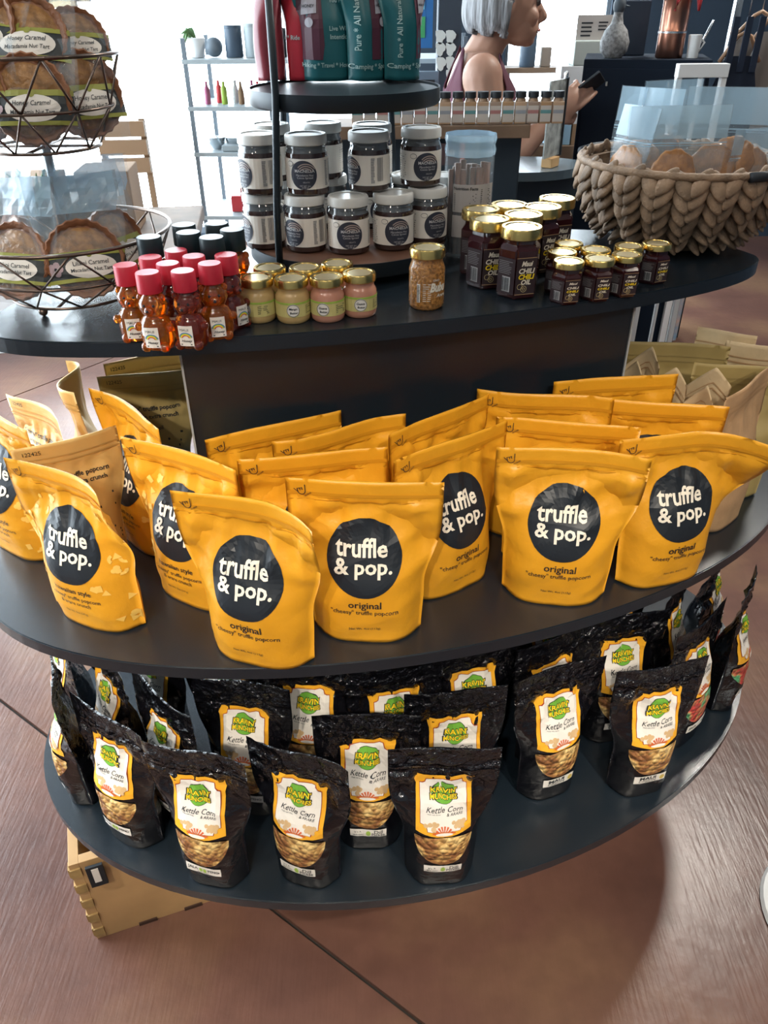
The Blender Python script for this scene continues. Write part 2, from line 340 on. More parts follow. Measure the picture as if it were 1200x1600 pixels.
# ------------------------------------------------------------------ the tiered display
ZT, ZM, ZB = 1.18, .795, .375; DC = Vector((.055, 1.15, 0)); DA = R(15.5); TH = .022
def ov(a, bf, bb, v0=0, n=96):
    o = []
    for k in range(n):
        t = 2*pi*k/n; s = math.sin(t); o.append((a*math.cos(t), v0+(bb if s > 0 else bf)*s))
    return o
disp = thing('tiered_display', 'black oval three-tier display stand with a flat central pedestal', 'display stand', DC, DA)
for nm, z, a, bf, bb, v0 in (('shelf', ZT, .615, .15, .33, .03), ('shelf', ZM, .718, .362, .362, 0), ('shelf', ZB, .725, .466, .466, 0)):
    prism(nm, ov(a, bf, bb, v0), z-TH, z, laminate, disp, .0015)
for z0, z1 in ((ZM, ZT-TH), (ZB, ZM-TH), (0, ZB-TH)):
    h = (z1-z0); box('pedestal_panel', (-.015, .015, (z0+z1)/2), (.69, .17, h-.001), laminate, disp)
for sx in (-1, 1): box('edge_strip', (-.015+sx*.346, -.071, (ZM+ZT-TH)/2), (.003, .003, ZT-TH-ZM-.002), M('edge_strip_grey', (.35, .36, .36), .4), disp)
# ------------------------------------------------------------------ stand-up pouches
REG = []
def sst(a, b_, x): t = np.clip((x-a)/(b_-a), 0, 1); return t*t*(3-2*t)
class Pouch:
    def __init__(s, W, H, D, seed=0, zipv=.87, lean=0, twist=0, wave=0, curl_l=0, curl_r=0, crinkle=.0022, slump=0, fill=1.0, backf=.8, fine=0):
        s.__dict__.update(locals()); rd = random.Random(seed); s.waves = []
        for i in range(7):
            a = rd.uniform(0, pi); k = rd.uniform(28, 75)*(.2/W)**.3; s.waves.append((k*math.cos(a), k*math.sin(a), rd.uniform(0, 6.28), rd.uniform(.4, 1)))
        s.ph = rd.uniform(0, 6.28)
    def __call__(s, u, v, side=1):
        u = np.asarray(u, float); v = np.asarray(v, float); au = np.abs(np.clip(u, -1, 1)); z = s.zipv
        f = .90+.10*sst(0, .22, v); f = f*(1-sst(.34, z-.005, v)*.95)*s.fill
        bb = s.D*f; hw = s.W/2
        fa = (1-sst(.34, z-.005, v)*.95)*s.fill; a = hw*(1-1.25*(s.D*fa/hw)**2)*(.965+.035*sst(0, .3, v)); p = 4.2-2.2*sst(0, .75, v)
        lens = 1-au**p; sg = -1. if side > 0 else s.backf
        x = a*u; zz = s.H*v; y = sg*bb*lens
        n = 0
        for kx, kz, ph, am in s.waves:
            t = np.sin(kx*x+kz*zz+ph+side*.7); n = n+am*(1-2*np.abs(t)**.8)
        env = (.35+.65*sst(.35, .7, v))*(1-sst(z-.04, z, v)*.85)*(.30+.70*au**1.3)
        y = y+(-1 if side > 0 else 1)*s.crinkle*.62*n*env*np.minimum(1, lens*3)*1.0
        # gathers falling from the zip
        g = np.sin(u*17+s.ph*3)*.6+np.sin(u*29+s.ph)*.4; y = y+s.crinkle*.5*g*sst(.52, .8, v)*(1-sst(z-.02, z+.01, v))*np.minimum(1, lens*4)
        if s.fine:
            q = 0
            for i, (kx, kz, ph, am) in enumerate(s.waves[:5]): q = q+am*(1-2*np.abs(np.sin(2.6*kx*x+2.2*kz*zz+ph*1.7)))
            y = y+s.fine*(1-.75*sst(.88, .95, v))*q*(.10+.90*np.maximum(sst(.76, .88, v), .8*sst(.72, .95, au)*sst(.3, .6, v)))*np.minimum(1, .3+lens*3)
        top = sst(.45, 1, v)
        y = y+s.wave*np.sin(2.3*u+s.ph)*top-s.curl_r*np.clip(u, 0, 1)**2.5*top-s.curl_l*np.clip(-u, 0, 1)**2.5*top+s.lean*s.H*v
        zz = zz-s.slump*top*np.abs(u-.35)**1.15
        zz = zz+.012*s.H*au**3*(1-sst(0, .2, v))
        t = s.twist*v; c, q = np.cos(t), np.sin(t)
        return np.stack([x*c-y*q, x*q+y*c, zz], -1)
    def mesh(s, nu=30, nv=40):
        us = np.linspace(-1, 1, nu+1); vs_ = np.linspace(0, 1, nv+1)
        U, V_ = np.meshgrid(us, vs_); A = s(U, V_, 1).reshape(-1, 3); B = s(U, V_, -1).reshape(-1, 3); n = nu+1; F = []
        off = len(A)
        for j in range(nv):
            for i in range(nu):
                a = j*n+i; F.append((a, a+1, a+n+1, a+n)); b_ = off+a; F.append((b_+1, b_, b_+n, b_+n+1))
            for i in (0, nu):
                a = j*n+i; q = (a, a+n, off+a+n, off+a); F.append(q if i == 0 else q[::-1])
        for i in range(nu): F.append((off+i, off+i+1, i+1, i)); a = nv*n+i; F.append((a, a+1, off+a+1, off+a))
        return np.concatenate([A, B]), F
    def map(s, side=1):
        def f(x, z, off):
            v = z/s.H; fa = (1-sst(.34, s.zipv-.005, v)*.95)*s.fill; u = np.clip(x/(s.W/2*(1-1.25*(s.D*fa/(s.W/2))**2)*1.07), -.985, .985)*side; u = np.where(v > s.zipv-.08, np.clip(x/(s.W/2), -.985, .985)*side, u); e_ = .004
            P0 = s(u, v, side); du = s(u+e_, v, side)-s(u-e_, v, side); dv = s(u, v+e_, side)-s(u, v-e_, side)
            N = np.cross(du, dv)*side; N /= np.linalg.norm(N, axis=-1, keepdims=True)+1e-12
            return P0+N*off
        return f
def zip_strip(P, parent, mat, v0, v1, name='zip_ridge', side=1, off=.0014):
    W = P.W/2*.985
    return decal(name, g_rect(-W, P.H*v0, W, P.H*v1, .008), P.map(side), off, mat, parent)
def hand_mark(P, parent, mat, word):
    x, z = -P.W*.40, P.H*.935
    g = g_merge(g_arc(x, z-.002, .0045, .0055, pi, 2*pi), g_rect(x-.0055, z-.002, x-.0045, z+.003, None), g_rect(x-.002, z-.001, x-.001, z+.003, None), g_rect(x+.001, z-.001, x+.002, z+.003, None), g_rect(x-.0055, z+.0022, x+.0025, z+.003, None),
                g_poly([(x+.0045, z-.002), (x+.0055, z-.002), (x+.0075, z+.006), (x+.0065, z+.0065)]), g_poly([(x-.0055, z-.001), (x-.0085, z+.004), (x-.0095, z+.0035), (x-.0055, z-.0025)]))
    g = g_merge(g_rot(g, .25, x, z), g_text(word, x+.009, z-.006, w=.011, off=.01, rot=.6))
    decal('hand_print', g, P.map(), .0022, mat, parent)
def yellow_pouch(px, py, yaw, label, kind='original', group=None, seed=0, z=ZM, rel=None, **kw):
    k = dict(W=.205, H=.243, D=.043, seed=seed, zipv=.89, crinkle=.0060); k.update(kw); P = Pouch(**k); rz = R(yaw)
    if rel: c = on(px, py, z+P.H*.99)-Vector((0, P.lean*P.H, 0))
    else: c = on(px, py, z)+Vector((-math.sin(rz), math.cos(rz), 0))*P.D*.74
    t = thing('popcorn_pouch', label, 'popcorn bag', (c.x, c.y, z+.0006), rz, group or 'yellow popcorn pouches on the middle shelf')
    REG.append((t, P, 'm', .06 if 50 <= seed < 56 else 1. if rel else .4 if seed in (7, 8, 9) else .02)); haw = kind == 'hawaiian'
    body = mk('pouch_body', *P.mesh(), yellow_h if haw else yellow, t)
    m = P.map(); H = P.H
    zip_strip(P, t, yellow_seal, .905, .925); zip_strip(P, t, yellow_seal, .868, .880)
    hand_mark(P, t, ink, 'EXTRA ALOHA' if haw else 'ALOHA')
    d = decal('logo_disc', g_disc(0, .565*H, .0535, seg=44, rings=9), m, .0010, ink, t)
    for q in (g_text('truffle', -.004, .565*H+.0142, w=.074, h=.0245, off=.024, cell=.008), g_text('& pop.', -.001, .565*H-.0132, w=.082, h=.0268, off=.024, cell=.008)): decal('logo_lettering', q, m, .0020, cream, d)
    if haw:
        g = [g_text('hawaiian style', .0, .292*H, w=.066, off=.012), g_text('"cheesy" truffle popcorn', 0, .240*H, w=.090, off=.006), g_text('& arare crunch', 0, .203*H, w=.056, off=.006), g_text('Net Wt. 5oz (141g)', -.004, .125*H, w=.042)]
        rd = random.Random(seed+5); bits = []
        for i in range(80):
            x = rd.uniform(-.092, .092); zz = rd.uniform(.06, .82)*H
            if math.hypot(x, zz-.565*H) < .062 or (abs(x) < .055 and zz < .33*H): continue
            q = i % 4; sz = .0055
            if q == 0: s_ = g_poly([(x-sz, zz-sz*.8), (x+sz, zz-sz*.8), (x, zz+sz)])
            elif q == 1: s_ = g_arc(x, zz, sz*.7, sz*1.5, .5, 2.4, 6)
            elif q == 2: s_ = g_merge(g_disc(x-sz*.5, zz, sz*.7, seg=8, rings=1), g_disc(x+sz*.5, zz+.001, sz*.75, seg=8, rings=1), g_disc(x, zz-sz*.7, sz*.7, seg=8, rings=1))
            else: s_ = g_rect(x-sz, zz-sz*.7, x+sz, zz+sz*.7, None)
            bits.append(g_rot(s_, rd.uniform(0, 6.28), x, zz))
        props(decal('snack_print', g_merge(*bits), m, .0009, palebit, t), kind='stuff')
    else:
        g = [g_text('original', .001, .288*H, w=.048, off=.012), g_text('"cheesy" truffle popcorn', 0, .236*H, w=.098, off=.006), g_text('Net Wt. 4oz (113g)', 0, .115*H, w=.047)]
    for q in g: decal('caption', q, m, .0016, ink, t)
    return t
def backside_pouch(px, py, yaw, label, mat, group, seed=0, z=ZM, rel=None, text=True, cat='popcorn bag', name='popcorn_pouch', win=None, **kw):
    k = dict(W=.19, H=.24, D=.036, seed=seed, zipv=.85, crinkle=.0028); k.update(kw); P = Pouch(**k); rz = R(yaw)
    if rel: c = on(px, py, z+P.H*.99)-Vector((0, P.lean*P.H, 0))
    else: c = on(px, py, z)+Vector((-math.sin(rz), math.cos(rz), 0))*P.D*.74
    t = thing(name, label, cat, (c.x, c.y, z+.0006), rz, group); REG.append((t, P, 'm', .06 if 50 <= seed < 56 else 1. if rel else .4 if seed in (7, 8, 9) else .02)); mk('pouch_body', *P.mesh(), mat, t); m = P.map(); H = P.H
    sm = {goldback: M('gold_seal', (.55, .35, .12), .4, metal=.25), olive: M('olive_seal', (.28, .21, .08), .55)}.get(mat, M('kraft_seal', (.36, .22, .11), .75))
    zip_strip(P, t, sm, .862, .872); zip_strip(P, t, sm, .90, .908)
    if text:
        g = g_merge(g_text('"cheesy" truffle popcorn', 0, .74*H, w=.105, off=.02), g_text('with an extra crunch', .004, .69*H, w=.085, off=.02), g_text('truffle oil', 0, .61*H, w=.034, off=.01), g_lines(-.05, .05, .46*H, .58*H, 4, seed), g_text('"cheesy"', 0, .42*H, w=.04, off=.02), g_lines(-.05, .05, .2*H, .38*H, 6, seed+1))
        decal('caption', g, m, .0012, ink, t)
        decal('date_stamp', g_text('122425', -P.W*.33, .95*H, w=.024), m, .0012, ink, t)
    if win:
        l = decal('label', g_rect(-.035, .34*H, .03, .56*H), m, .001, M('lime_label', (.28, .36, .04), .5), t)
        decal('barcode', g_merge(g_rect(.0, .34*H, .03, .42*H)), m, .0016, white_lab, l); decal('barcode_bars', g_bars(.003, .027, .35*H, .41*H, 12), m, .0022, ink, t)
        decal('window', g_rect(P.W*.30, .10*H, P.W*.43, .52*H), m, .001, M('granola', (.18, .08, .05), .6, var=.6, vscale=250), t)
    return t
# yellow pouches, front row
YG = 'yellow popcorn pouches on the middle shelf'
yellow_pouch(140, 975, -24, 'yellow hawaiian style popcorn pouch alone at the left front of the shelf', 'hawaiian', seed=1, curl_r=.045, wave=.004, twist=.02, lean=-.03)
yellow_pouch(405, 1022, -19, 'yellow original popcorn pouch nearest the front edge, its circle logo creased', seed=2, curl_r=.035, wave=.006, twist=.03)
yellow_pouch(567, 1000, -4, 'yellow original popcorn pouch with flat round logo facing straight forward', seed=3, wave=.003)
yellow_pouch(720, 912, 36, 'yellow original popcorn pouch turned sideways, logo partly behind the next pouch', seed=4, wave=.003)
yellow_pouch(868, 941, -8, 'yellow original popcorn pouch with full logo between two turned pouches', seed=5, wave=.005, curl_r=.012)
yellow_pouch(1028, 897, 20, 'yellow original popcorn pouch beside the kraft bags, corner flared outward', seed=6, curl_r=.065, wave=.004, twist=-.22)
yellow_pouch(292, 926, -30, 'yellow hawaiian style popcorn pouch half hidden behind the creased original pouch', 'hawaiian', seed=7, wave=.006)
yellow_pouch(222, 862, -46, 'yellow hawaiian style popcorn pouch turned away toward the shelf end', 'hawaiian', seed=8, wave=.006, curl_l=.01)
yellow_pouch(5, 862, -35, 'yellow hawaiian style popcorn pouch standing behind the lone front pouch', 'hawaiian', seed=9, wave=.006)
# yellow pouches, rear rows: placed by their top edges
YT = 'yellow popcorn pouch top '
for i, (x, y, yw, lb, kw) in enumerate((
    (465, 700, 7, 'showing over the square-on original pouch and the hawaiian pouch', dict(wave=.004)),
    (382, 664, 27, 'slanting along the pedestal behind the hawaiian pouch', dict(wave=.003, H=.25, D=.026)),
    (522, 664, 18, 'with a rounded corner leaning on the pedestal at its middle', dict(wave=.014, H=.245, D=.026)),
    (626, 652, 42, 'slanting steeply beside the sideways original pouch', dict(wave=.004, H=.25, D=.03)),
    (756, 622, -15, 'curving down behind the steeply slanting pouch', dict(wave=.010, H=.255, D=.03)),
    (876, 655, -5, 'close behind the full-logo original pouch', dict(wave=.006, curl_r=.012)),
    (881, 602, 8, 'level and straight against the pedestal end', dict(wave=.003, H=.255, D=.028)),
    (1023, 632, -4, 'behind the flared pouch and before the white-lit peaked bags', dict(wave=.006, curl_r=.015, H=.245)))):
    yellow_pouch(x, y, yw, YT+lb, seed=10+i, rel=1, **kw)
# pouches showing their backs, left end
BG = 'popcorn pouches with backs turned'
backside_pouch(30, 650, -42, 'pale gold pouch back with shiny seal at the far shelf end', goldback, BG, 21, rel=1, H=.225, W=.15, wave=.01)
backside_pouch(100, 662, 32, 'gold pouch back with printed recipe text behind the lone hawaiian pouch', goldback, BG, 22, rel=1, H=.225, W=.15, wave=.006)
backside_pouch(122, 602, -62, 'folded gold pouch seen edge-on with crumpled bright lining', goldback, BG, 23, rel=1, H=.25, W=.14, wave=.03, curl_l=.03, text=False)
backside_pouch(240, 603, 14, 'dimly lit gold pouch back with ingredient text against the pedestal', olive, BG, 24, rel=1, H=.243, W=.15, wave=.004)  # olive colour stands in for dim light through the gold film
backside_pouch(222, 565, 24, 'bright pale gold pouch top sticking up above the dimly lit pouch back', goldback, BG, 25, rel=1, H=.245, W=.13, wave=.004)
# kraft paper bags, right end
KG = 'kraft paper bags on the middle shelf'
KB = dict(text=False, cat='paper bag', name='kraft_bag')
backside_pouch(1125, 812, 42, 'brown kraft bag with lime label, barcode and side window at the shelf end', kraft, KG, 31, win=1, W=.17, H=.255, D=.034, wave=.006, **KB)
backside_pouch(1052, 548, -14, 'wide olive kraft bag standing behind the white-lit peaked bags', olive, KG, 32, rel=1, W=.21, H=.25, D=.03, wave=.008, **KB)
backside_pouch(1165, 592, -18, 'wide olive kraft bag standing behind the lime-labelled bag', olive, KG, 33, rel=1, W=.17, H=.24, D=.03, wave=.008, **KB)
backside_pouch(1130, 540, -26, 'pale kraft bag top with rounded corners behind the two olive bags', kraft_pale_lit, KG, 34, rel=1, W=.10, H=.26, D=.028, wave=.004, **KB)
backside_pouch(1190, 568, -26, 'pale kraft bag top at the shelf end beyond the olive bags', kraft_pale_lit, KG, 35, rel=1, W=.10, H=.26, D=.028, wave=.004, **KB)
for i, (x, y, w_, h_, yw, lb) in enumerate(((992, 566, .07, .25, -48, 'nearest the pedestal'), (1018, 548, .08, .265, -52, 'rising highest beside the pedestal'), (1048, 572, .075, .255, -56, 'in the middle of its row'), (1112, 575, .085, .26, -42, 'with the broadest white-lit face'), (1082, 598, .07, .245, -52, 'lowest of its row, tucked in front'))):
    backside_pouch(x, y, yw, 'narrow kraft bag with white-lit peaked top, '+lb, kraft_pale_lit, KG, 50+i, rel=1, W=w_, H=h_, D=.022, wave=.006, curl_l=.012, slump=.045, **KB)  # pale kraft colour carries the white light on the bag tops
# ------------------------------------------------------------------ black kettle corn pouches
def notched(x0, z0, x1, z1, r):
    pts = []
    for cx, cz, a0 in ((x0, z0, pi/2), (x1, z0, pi), (x1, z1, 3*pi/2), (x0, z1, 2*pi)):
        for k in range(5): a = a0-(pi/2)*k/4; pts.append((cx+r*math.cos(a), cz+r*math.sin(a)))
    return pts
def black_pouch(px, py, yaw, label, flavor='DILL', seed=0, rel=None, **kw):
    k = dict(W=.164, H=.285, D=.040, seed=seed, zipv=.84, crinkle=.0050, fine=.0016); k.update(kw); P = Pouch(**k); rz = R(yaw)
    c = on(px, py, ZB+P.H*.99) if rel else on(px, py, ZB)+Vector((-math.sin(rz), math.cos(rz), 0))*P.D*.74
    t = thing('kettle_corn_pouch', label, 'snack bag', (c.x, c.y, ZB+.0006), rz, 'black kettle corn pouches on the bottom shelf')
    REG.append((t, P, 'b', .06 if 50 <= seed < 56 else 1. if rel else .4 if seed in (7, 8, 9) else .02)); mk('pouch_body', *P.mesh(40, 64), blackfilm, t); m = P.map(); H = P.H
    zip_strip(P, t, blackfilm, .862, .876); zip_strip(P, t, blackfilm, .835, .846)
    x0, x1, z0, z1 = -.044, .044, .445*H, .805*H; zc = (z0+z1)/2
    l = decal('label', g_poly([(x0, z0+.004), (-.012, z0-.001), (.012, z0-.001), (x1, z0+.004), (x1, z1), (x0, z1)], .010), m, .0012, orange_lab, t)
    decal('label_outline', g_poly(notched(x0+.0065, z0+.008, x1-.0065, z1-.0065, .011), .010), m, .0018, red_line, l)
    decal('label_panel', g_poly(notched(x0+.0075, z0+.009, x1-.0075, z1-.0075, .011), .010), m, .0023, white_lab, l)
    decal('label_emblem', g_disc(0, z1-.031, .0195, seg=28, rings=4), m, .0029, ink, l)
    decal('label_emblem_green', g_disc(0, z1-.031, .0186, seg=28, rings=4), m, .0033, green_lab, l)
    decal('lettering_outline', g_merge(g_text("KRAVIN'", .0, z1-.0275, w=.043, h=.0125, off=.075, shear=.05), g_text('MUNCHIES', 0, z1-.039, w=.045, h=.0105, off=.075)), m, .0037, ink, l)  # black print outlining the yellow lettering
    decal('lettering', g_merge(g_text("KRAVIN'", 0, z1-.0275, w=.040, h=.0102, off=.02, shear=.05), g_text('MUNCHIES', 0, z1-.039, w=.042, h=.0082, off=.02)), m, .0041, yell_lab, l)
    decal('script_lettering', g_merge(g_text('Kettle Corn', .001, z1-.0585, w=.058, h=.0088, off=.006, shear=.35), g_text('& ARARE', .017, z1-.067, w=.026, off=.006, shear=.2), g_text('Made with Aloha', -.016, z1-.0655, w=.02)), m, .0029, ink, l)
    rd = random.Random(3); decal('popcorn_print', g_merge(*[g_disc(sx*rd.uniform(.010, .032), z0+rd.uniform(.013, .023), rd.uniform(.0025, .0045), seg=7, rings=1) for sx in (-1, 1) for _ in range(9)]), m, .0029, M('popcorn_print', (.62, .42, .22), .5), l)
    decal('tent_print', g_merge(*[g_arc(0, z0+.003, .006+.0*i, .0155, .3+i*.36, .3+i*.36+.2, 3) for i in range(8)], g_rect(-.018, z0+.006, .018, z0+.0085)), m, .0034, tent, l)
    decal('tent_scroll', g_disc(0, z0+.0055, .014, .0028, 16, 1), m, .0038, white_lab, l)
    pw = [(.046*math.cos(a)*(1 if math.sin(a) < 0 else 1), .415*H+(.056 if math.sin(a) < 0 else .006)*math.sin(a)) for a in [2*pi*i/26 for i in range(26)]]
    decal('popcorn_window', g_poly(pw, .008), m, .0012, popc2 if flavor == 'RED' else popc, t)
    s = decal('flavor_sticker', g_rect(-.031, .148*H, .031, .213*H), m, .0018, white_lab, t)
    if flavor == 'DILL': g = g_merge(g_text('Dill', .018, .195*H, w=.014, off=.01), g_text('Pickle', .017, .171*H, w=.022, off=.01), g_text("It's A", -.018, .193*H, w=.012), g_text('BIG DILL', -.017, .169*H, w=.018, off=.01))
    elif flavor == 'MAUI': g = g_merge(g_text('MAUI', -.006, .195*H, w=.032, h=.008, off=.03), g_text('ONION', -.006, .168*H, w=.034, h=.006))
    else: g = g_merge(g_text('JALA', -.018, .185*H, w=.019, off=.02), g_text('PENO', .019, .185*H, w=.019, off=.02), g_text('FLAVORED', 0, .161*H, w=.02))
    decal('flavor_lettering', g, m, .0024, ink, s)
    if flavor == 'DILL': decal('pickle_print', g_disc(.0, .179*H, .004, .0065, 12, 1), m, .0024, pick, s)
    elif flavor == 'JALA': decal('pepper_print', g_merge(g_disc(-.003, .185*H, .003, .005, 10, 1), g_disc(.004, .183*H, .003, .005, 10, 1)), m, .0024, pick, s)
    elif flavor == 'MAUI': decal('onion_print', g_disc(.023, .181*H, .005, .006, 12, 1), m, .0024, M('onion_print', (.6, .45, .1), .5), s)
    return t
F1 = 'glossy black kettle corn pouch '
black_pouch(205, 1300, -29, F1+'with jalapeno sticker standing left of the front trio', 'JALA', 61, wave=.006, curl_r=.012)
black_pouch(332, 1372, -15, F1+'with jalapeno sticker at the very front beside a dill one', 'JALA', 62, wave=.005, curl_r=.01)
black_pouch(472, 1378, -20, F1+'with dill pickle sticker, slanted top, next to the jalapeno pouch', 'DILL', 63, wave=.006, curl_r=.016)
black_pouch(577, 1330, -1, F1+'with dill pickle sticker set back between two front dill pouches', 'DILL', 64, wave=.003)
black_pouch(690, 1384, 3, F1+'with dill pickle sticker squarely facing out at the front edge', 'DILL', 65, wave=.004)
black_pouch(862, 1240, 22, F1+'with maui onion sticker, label creased at one side', 'MAUI', 66, wave=.005)
black_pouch(1003, 1238, 12, F1+'with maui onion sticker nearest the curved right shelf edge', 'MAUI', 67, wave=.005)
black_pouch(705, 1275, 5, F1+'showing half its label behind the square-on dill pouch', 'DILL', 68, wave=.003)
black_pouch(272, 1275, -40, F1+'turned aside behind the front jalapeno pouch', 'JALA', 69, wave=.006)
black_pouch(385, 1262, -12, F1+'behind the slanted dill pouch, label half covered', 'JALA', 70, wave=.005)
black_pouch(545, 1208, 0, F1+'in the second row directly behind the set-back dill pouch', 'DILL', 71, wave=.003)
black_pouch(118, 1236, -66, F1+'facing off the left end of the shelf', 'JALA', 72, wave=.004, W=.155)
black_pouch(1072, 1150, 40, F1+'of red and green corn behind the rightmost onion pouch', 'RED', 73, wave=.006)
black_pouch(1152, 1098, 62, F1+'of coloured corn overhanging the right end of the shelf', 'RED', 74, wave=.006, W=.15)
for i, (x, y, yw, fl, lb) in enumerate(((165, 1035, -52, 'JALA', 'turned sideways under the shelf behind the left jalapeno pouch'), (365, 1048, -12, 'DILL', 'tucked under the middle shelf edge behind the half-covered one'), (702, 1045, 20, 'DILL', 'slanting under the middle shelf above the half-label pouch'),
    (820, 1018, 24, 'MAUI', 'right behind the creased onion pouch'), (938, 985, 16, 'MAUI', 'right behind the gap between the two onion pouches'), (905, 965, 16, 'MAUI', 'deep under the shelf behind the onion pouches, label top lit'), (1000, 950, 28, 'MAUI', 'deep under the shelf beside the coloured corn pouch'),
    (1095, 930, 58, 'RED', 'with coloured corn turned outward behind the overhanging pouch'), (600, 1040, 8, 'DILL', 'in the darkest spot before the pedestal'), (450, 1050, -5, 'DILL', 'in the dark between second row and pedestal'), (230, 1030, -35, 'JALA', 'in the dark behind the aside-turned pouch'),
    (88, 985, -60, 'JALA', 'peeking past the left shelf end, mostly hidden'), (1125, 868, 60, 'RED', 'farthest along the right shelf end, only its top corner lit'))):
    black_pouch(x, y, yw, F1+lb, fl, 80+i, rel=1, wave=.005)
# ------------------------------------------------------------------ jars on the top shelf
def lid_prof(r, z, h): return [(r*.96, z), (r, z+h*.08), (r, z+h*.8), (r*.95, z+h), (r*.80, z+h), (r*.78, z+h*.9)]
def spread_jar(loc, yaw, label):
    t = thing('spread_jar', label, 'jar', loc, R(yaw), 'jars of cocoa spread on the carousel'); r = .0325
    lathe('jar_body', [(r*.9, 0), (r*.99, .003), (r, .008), (r, .056), (r*.97, .0595)], cocoa, t)
    lathe('glass_neck', [(r*.97, .0596), (r*.92, .063), (r*.90, .066), (r*.94, .0665), (r*.90, .0695)], M('smoky_glass', (.10, .11, .12), .06, coat=.8), t)
    lathe('lid', lid_prof(r*.985, .0697, .0145), white_lid, t)
    m = cyl(r); w = r*2.75
    l = decal('label', g_rect(-w, .010, w, .053, .006), m, .0004, white_lab, t)
    decal('emblem', g_disc(0, .0305, .0205, seg=36, rings=5), m, .0008, navy, l)
    decal('wave_print', g_merge(*[g_arc(.004, .030, .0155-k*.003, .0165-k*.003+.0004, .6, 2.4, 12) for k in range(3)]), m, .0011, swoosh, l)
    decal('lettering', g_merge(g_text('MACNELLA', .002, .0365, w=.030, h=.0045, off=.02), g_text('Macadamia Nut', .002, .0305, w=.026), g_text('Cocoa Spread', .002, .0265, w=.024), g_text('GELATO', .004, .0205, w=.010), g_text('NET WT. 6oz', .002, .0155, w=.016), g_text('(170 g)', .002, .0125, w=.010)), m, .0013, M('pale_print', (.55, .56, .58), .5), l)
    decal('badge', g_disc(-.021, .046, .0055, .0038, 18, 1), m, .0010, ink, l); decal('badge_face', g_disc(-.021, .046, .0049, .0032, 18, 1), m, .0014, white_lab, l)
    decal('small_print', g_merge(g_lines(-.052, -.034, .014, .050, 11, 1, .3), g_lines(.036, .042, .014, .050, 16, 2, .6), g_bars(.046, .056, .016, .050, 8, 3)), m, .0009, M('grey_print', (.22, .22, .23), .6), l)
    return t
CC = at(546, 378, 1.34); CC = Vector((CC.x, CC.y, 0)); ZL = ZT+.033; ZU = 1.437
car = thing('two_tier_carousel', 'round two-tier black metal carousel with slim posts on the top shelf', 'stand', (CC.x, CC.y, ZT), 0)
def tray(name, r, z, top):
    lathe(name, [(r*.985, z-.020), (r, z-.017), (r, z+.003), (r*.985, z+.003), (r*.98, z-.004)], metalblk, car, 56)
    lathe('tray_board', [(r*.975, z-.004), (r*.975, z)], top, car, 56)
tray('lower_tray', .166, ZL-ZT, woodtray); tray('upper_tray', .146, ZU-ZT, metalblk)
for a in (232, 62, 135): 
    c, s_ = math.cos(R(a)), math.sin(R(a)); tube('post', [(.169*c, .169*s_, .012), (.166*c, .166*s_, .1), (.150*c, .150*s_, ZU-ZT), (.149*c, .149*s_, ZU-ZT+.17)], .0055, metalblk, car, 8)
for a in (250, 10, 130): lathe('foot', [(.008, 0), (.010, .004), (.006, .013)], metalblk, car, 12, loc=(.12*math.cos(R(a)), .12*math.sin(R(a)), 0))
SJ = 'white-lidded cocoa spread jar '
for x, y, yw, lb in ((412, 395, -62, 'in the bottom layer behind the front post, text turned aside'), (478, 400, -38, 'in the bottom layer beside the front post'), (545, 403, 4, 'in the bottom layer with its emblem facing straight out'), (615, 397, 12, 'in the bottom layer next to the straight-facing one'), (668, 386, 26, 'in the bottom layer at the tray edge by the clear tub')):
    spread_jar(on(x, y-3, ZL)+Vector((0, .032, .0005)), yw, SJ+lb)
bl = [(445, 366, 'hidden behind the bottom front row near the post'), (515, 362, 'hidden behind the bottom front row at its middle'), (585, 362, 'hidden behind the bottom front row under the upper pair'), (640, 360, 'behind the bottom front row by the rear post'), (690, 362, 'at the bottom far end, a sliver showing by the tub')]
for x, y, lb in bl: spread_jar(on(x, y-3, ZL)+Vector((0, .034, .0005)), 30, SJ+lb)
Z2 = ZL+.0848
for x, y, yw, lb in ((407, 306, -52, 'on the upper layer behind the front post'), (480, 307, -6, 'on the upper layer beside the front post, emblem forward'), (577, 301, -58, 'standing alone on the upper layer, barcode side forward'), (658, 293, 14, 'on the upper layer by the rear post, emblem forward')):
    p = on(x, y, Z2)+Vector((0, .028, .0005)); spread_jar(p, yw, SJ+lb)
for x, y, lb in ((425, 285, 'at the back of the upper layer behind the post'), (505, 282, 'at the back of the upper layer, pale side showing'), (582, 285, 'directly behind the lone upper jar')): spread_jar(on(x, y, Z2)+Vector((0, .030, .0005)), 150, SJ+lb)
# gold-lidded jars
def gold_jar(name, label, group, loc, yaw, r, h, content, hexa=False, lidh=.011, wlab=None):
    t = thing(name, label, 'jar', loc, R(yaw), group); n = 6 if hexa else 26
    hb = h-lidh-.006
    if hexa:
        bm = bmesh.new(); V, F = lathe_geo([(r*.93, 0), (r*1.03, .003), (r*1.06, .008), (r*1.06, hb*.90), (r*.86, hb), (r*.84, hb+.006)], 6); vv = [bm.verts.new(v) for v in V]
        for f in F: bm.faces.new([vv[i] for i in f])
        bmesh.ops.bevel(bm, geom=[e for e in bm.edges if abs((e.verts[0].co-e.verts[1].co).normalized().z) > .9], offset=r*.1, segments=2, affect='EDGES'); bmobj('jar_body', bm, content, t)
    else: lathe('jar_body', [(r*.88, 0), (r*.98, .003), (r, .007), (r, hb*.86), (r*.9, hb*.97), (r*.86, hb), (r*.86, hb+.006)], content, t)
    l = lathe('lid', lid_prof(r*.98, hb+.0062, lidh), gold, t); lathe('lid_top', [(r*.70, h-.0012), (r*.68, h-.0006)], goldtop, l)
    return t
